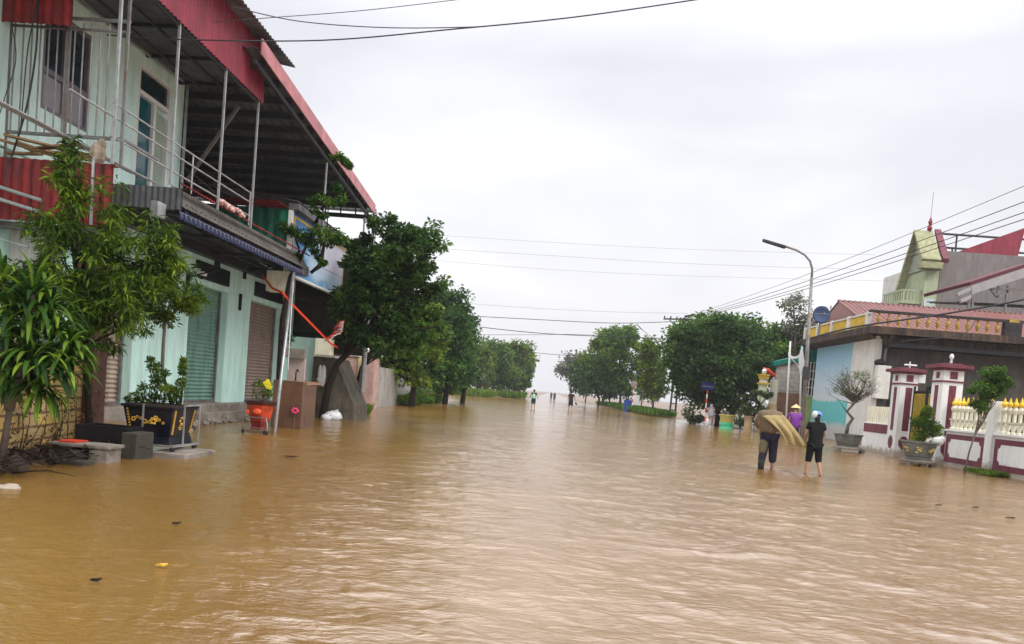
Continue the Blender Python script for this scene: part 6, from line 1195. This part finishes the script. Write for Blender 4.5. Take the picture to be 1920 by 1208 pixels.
# purple raincoat, conical hat
p = Vector((Yp(1490, 800, 34.).x, 34., .03)); sc = 1.07; t = thing('person', p, 'person in a purple rain poncho and a conical straw hat, beside the street lamp', 'person')
P = walk_pose(.08, .04); body(t, P, sc, 0, False); pants(t, P, fab('dark_shorts', (.03,.03,.035)), sc, 0, .46, .1); purple = fab('purple_poncho', (.17,.035,.26), .35)
V = {'a': (0,.03,1.28,(.19,.13)), 'b': (0,0,1.05,(.21,.15)), 'c': (0.02,0,.85,(.24,.17)), 'd': (.03,0,.70,(.26,.18)), 'n': (0,.04,1.42,.09), 'sL': (-.2,.04,1.32,.085), 'eL': (-.29,.1,1.14,.07), 'wL': (-.3,.22,1.02,.05), 'sR': (.2,.04,1.32,.085), 'eR': (.27,.02,1.08,.07)}
garment('poncho', t, purple, V, [('a','b'),('b','c'),('c','d'),('a','n'),('a','sL'),('sL','eL'),('eL','wL'),('a','sR'),('sR','eR')], sc, 0)
h = p+Vector(P['head'])*sc; mb = MB(); mb.lathe([(.23,-.0),(.17,.05),(.09,.11),(.012,.17)], h+Vector((0,0,.03)), 20); mb.build('conical_hat', mat('straw', (.62,.48,.22), .7, .15, 20), t, smooth=False); hair(t, P, sc, 0)
# two youngsters in the middle distance
for i, (px, py, lab, topm, botm, bagm) in enumerate(((999, 767, 'youngster in dark clothes with a pale green backpack, wading in mid road', (.04,.05,.06), (.02,.05,.06), (.30,.62,.45)), (1069, 771, 'youngster in black clothes carrying sandals in the right hand, wading in mid road', (.02,.02,.026), (.02,.02,.026), None))):
    p = Gp(px, py); p.z = -.05; sc = (.99, 1.08)[i]; t = thing('person', p, lab, 'person', 'children in the mid road'); P = walk_pose(.1, .03, elb=(.05,.03)); P['ankL'] = (-.12,.06,.1); P['ankR'] = (.14,-.08,.1)
    if i == 0: P['elL'] = (-.27,-.02,1.14); P['elR'] = (.3,0,1.13); P['wrR'] = (.33,.05,.95); P['wrL'] = (-.3,.1,.98)
    else: P['elR'] = (.29,0,1.12); P['wrR'] = (.34,-.02,.88)
    body(t, P, sc, 0, False); shirt(t, P, fab('dark_tee_%d' % i, topm), sc, 0, .78, .17, .55); pants(t, P, fab('dark_shorts_%d' % i, botm), sc, 0, .5, .105); hair(t, P, sc, 0)
    if bagm:
        bk = MB(); bk.ball(p+Vector((0,-.17,1.12))*sc, (.14*sc,.10*sc,.21*sc), 12, 9); bk.ball(p+Vector((0,-.24,1.02))*sc, (.10*sc,.05*sc,.10*sc), 10, 7); tag(bk.build('backpack', mat('mint_nylon', bagm, .6), None, loc=p+Vector((0,-.17,1.0)), smooth=True), 'pale green backpack worn by the left youngster', 'backpack')
    else:
        q = p+Vector((.39,-.05,.72))*sc; mb = MB(); mb.ball(q, (.05,.10,.13), 8, 6); mb.ball(q+Vector((.08,0,-.05)), (.05,.08,.12), 8, 6); tag(mb.build('sandals', 'rubber', None, loc=q, smooth=True), 'pair of dark sandals hanging from the right youngster hand', 'sandals')
for i, (px, foot, y) in enumerate(((1034, 738, 150.), (1040, 741, 135.))):
    x = Yp(px, foot, y).x; p = Vector((x, y, -.1)); t = thing('person', p, ('left of the two tiny dark figures far down the flooded road', 'right of the two tiny dark figures far down the flooded road')[i], 'person', 'far figures')
    P = walk_pose(.1); body(t, P, 1.0, 0, False); shirt(t, P, fab('far_top_%d' % i, (.04,.04,.05)), 1.0, 0, .78, .18); pants(t, P, fab('far_trousers_%d' % i, (.03,.03,.04)), 1.0, 0, 1.8, .11)
# grey cloaked person under the tree
p = Yp(1331, 800, 53.5); p = Vector((p.x, 53.5, .05)); t = thing('person', p, 'person in a grey rain cloak standing under the huge dark tree', 'person'); P = walk_pose(.05, .05); body(t, P, .95, 0, False)
V = {'a': (0,.05,1.27,(.2,.14)), 'b': (0,.02,1.0,(.23,.16)), 'c': (0,0,.6,(.25,.18)), 'n': (0,.06,1.42,.1), 'h': (0,.08,1.54,.12), 'h2': (0,.08,1.63,.08)}
garment('rain_cloak', t, mat('grey_wet_plastic', (.32,.31,.36), .25, .2, 4), V, [('a','b'),('b','c'),('a','n'),('n','h'),('h','h2')], .95, 0)
q = Yp(1326, 793, 53.2); tag(MB().ball((q.x, 53.2, q.z), (.15,.12,.3), 10, 8).build('white_sack', 'bag', None, loc=(q.x, 53.2, 0), smooth=True), 'white sack standing by the grey-cloaked person', 'sack')
# ================================================================ rain-thick air
HZ = bpy.data.meshes.new('haze'); hb = MB().box(-1000, 1000, -30, 4200, -1.5, 45); HZ.from_pydata(hb.v, [], hb.f)
hm = bpy.data.materials.new('rainy_air'); hm.use_nodes = True; tt = hm.node_tree; tt.nodes.remove(tt.nodes['Principled BSDF']); pv = tt.nodes.new('ShaderNodeVolumePrincipled')
pv.inputs['Color'].default_value = (.93,.93,.95,1); pv.inputs['Density'].default_value = .00045; pv.inputs['Anisotropy'].default_value = .2
tt.links.new(pv.outputs[0], tt.nodes['Material Output'].inputs['Volume']); HZ.materials.append(hm); HO = bpy.data.objects.new('haze', HZ); C.objects.link(HO); tag(HO, 'pale rainy haze thinning the far trees and road', 'haze', kind='stuff')
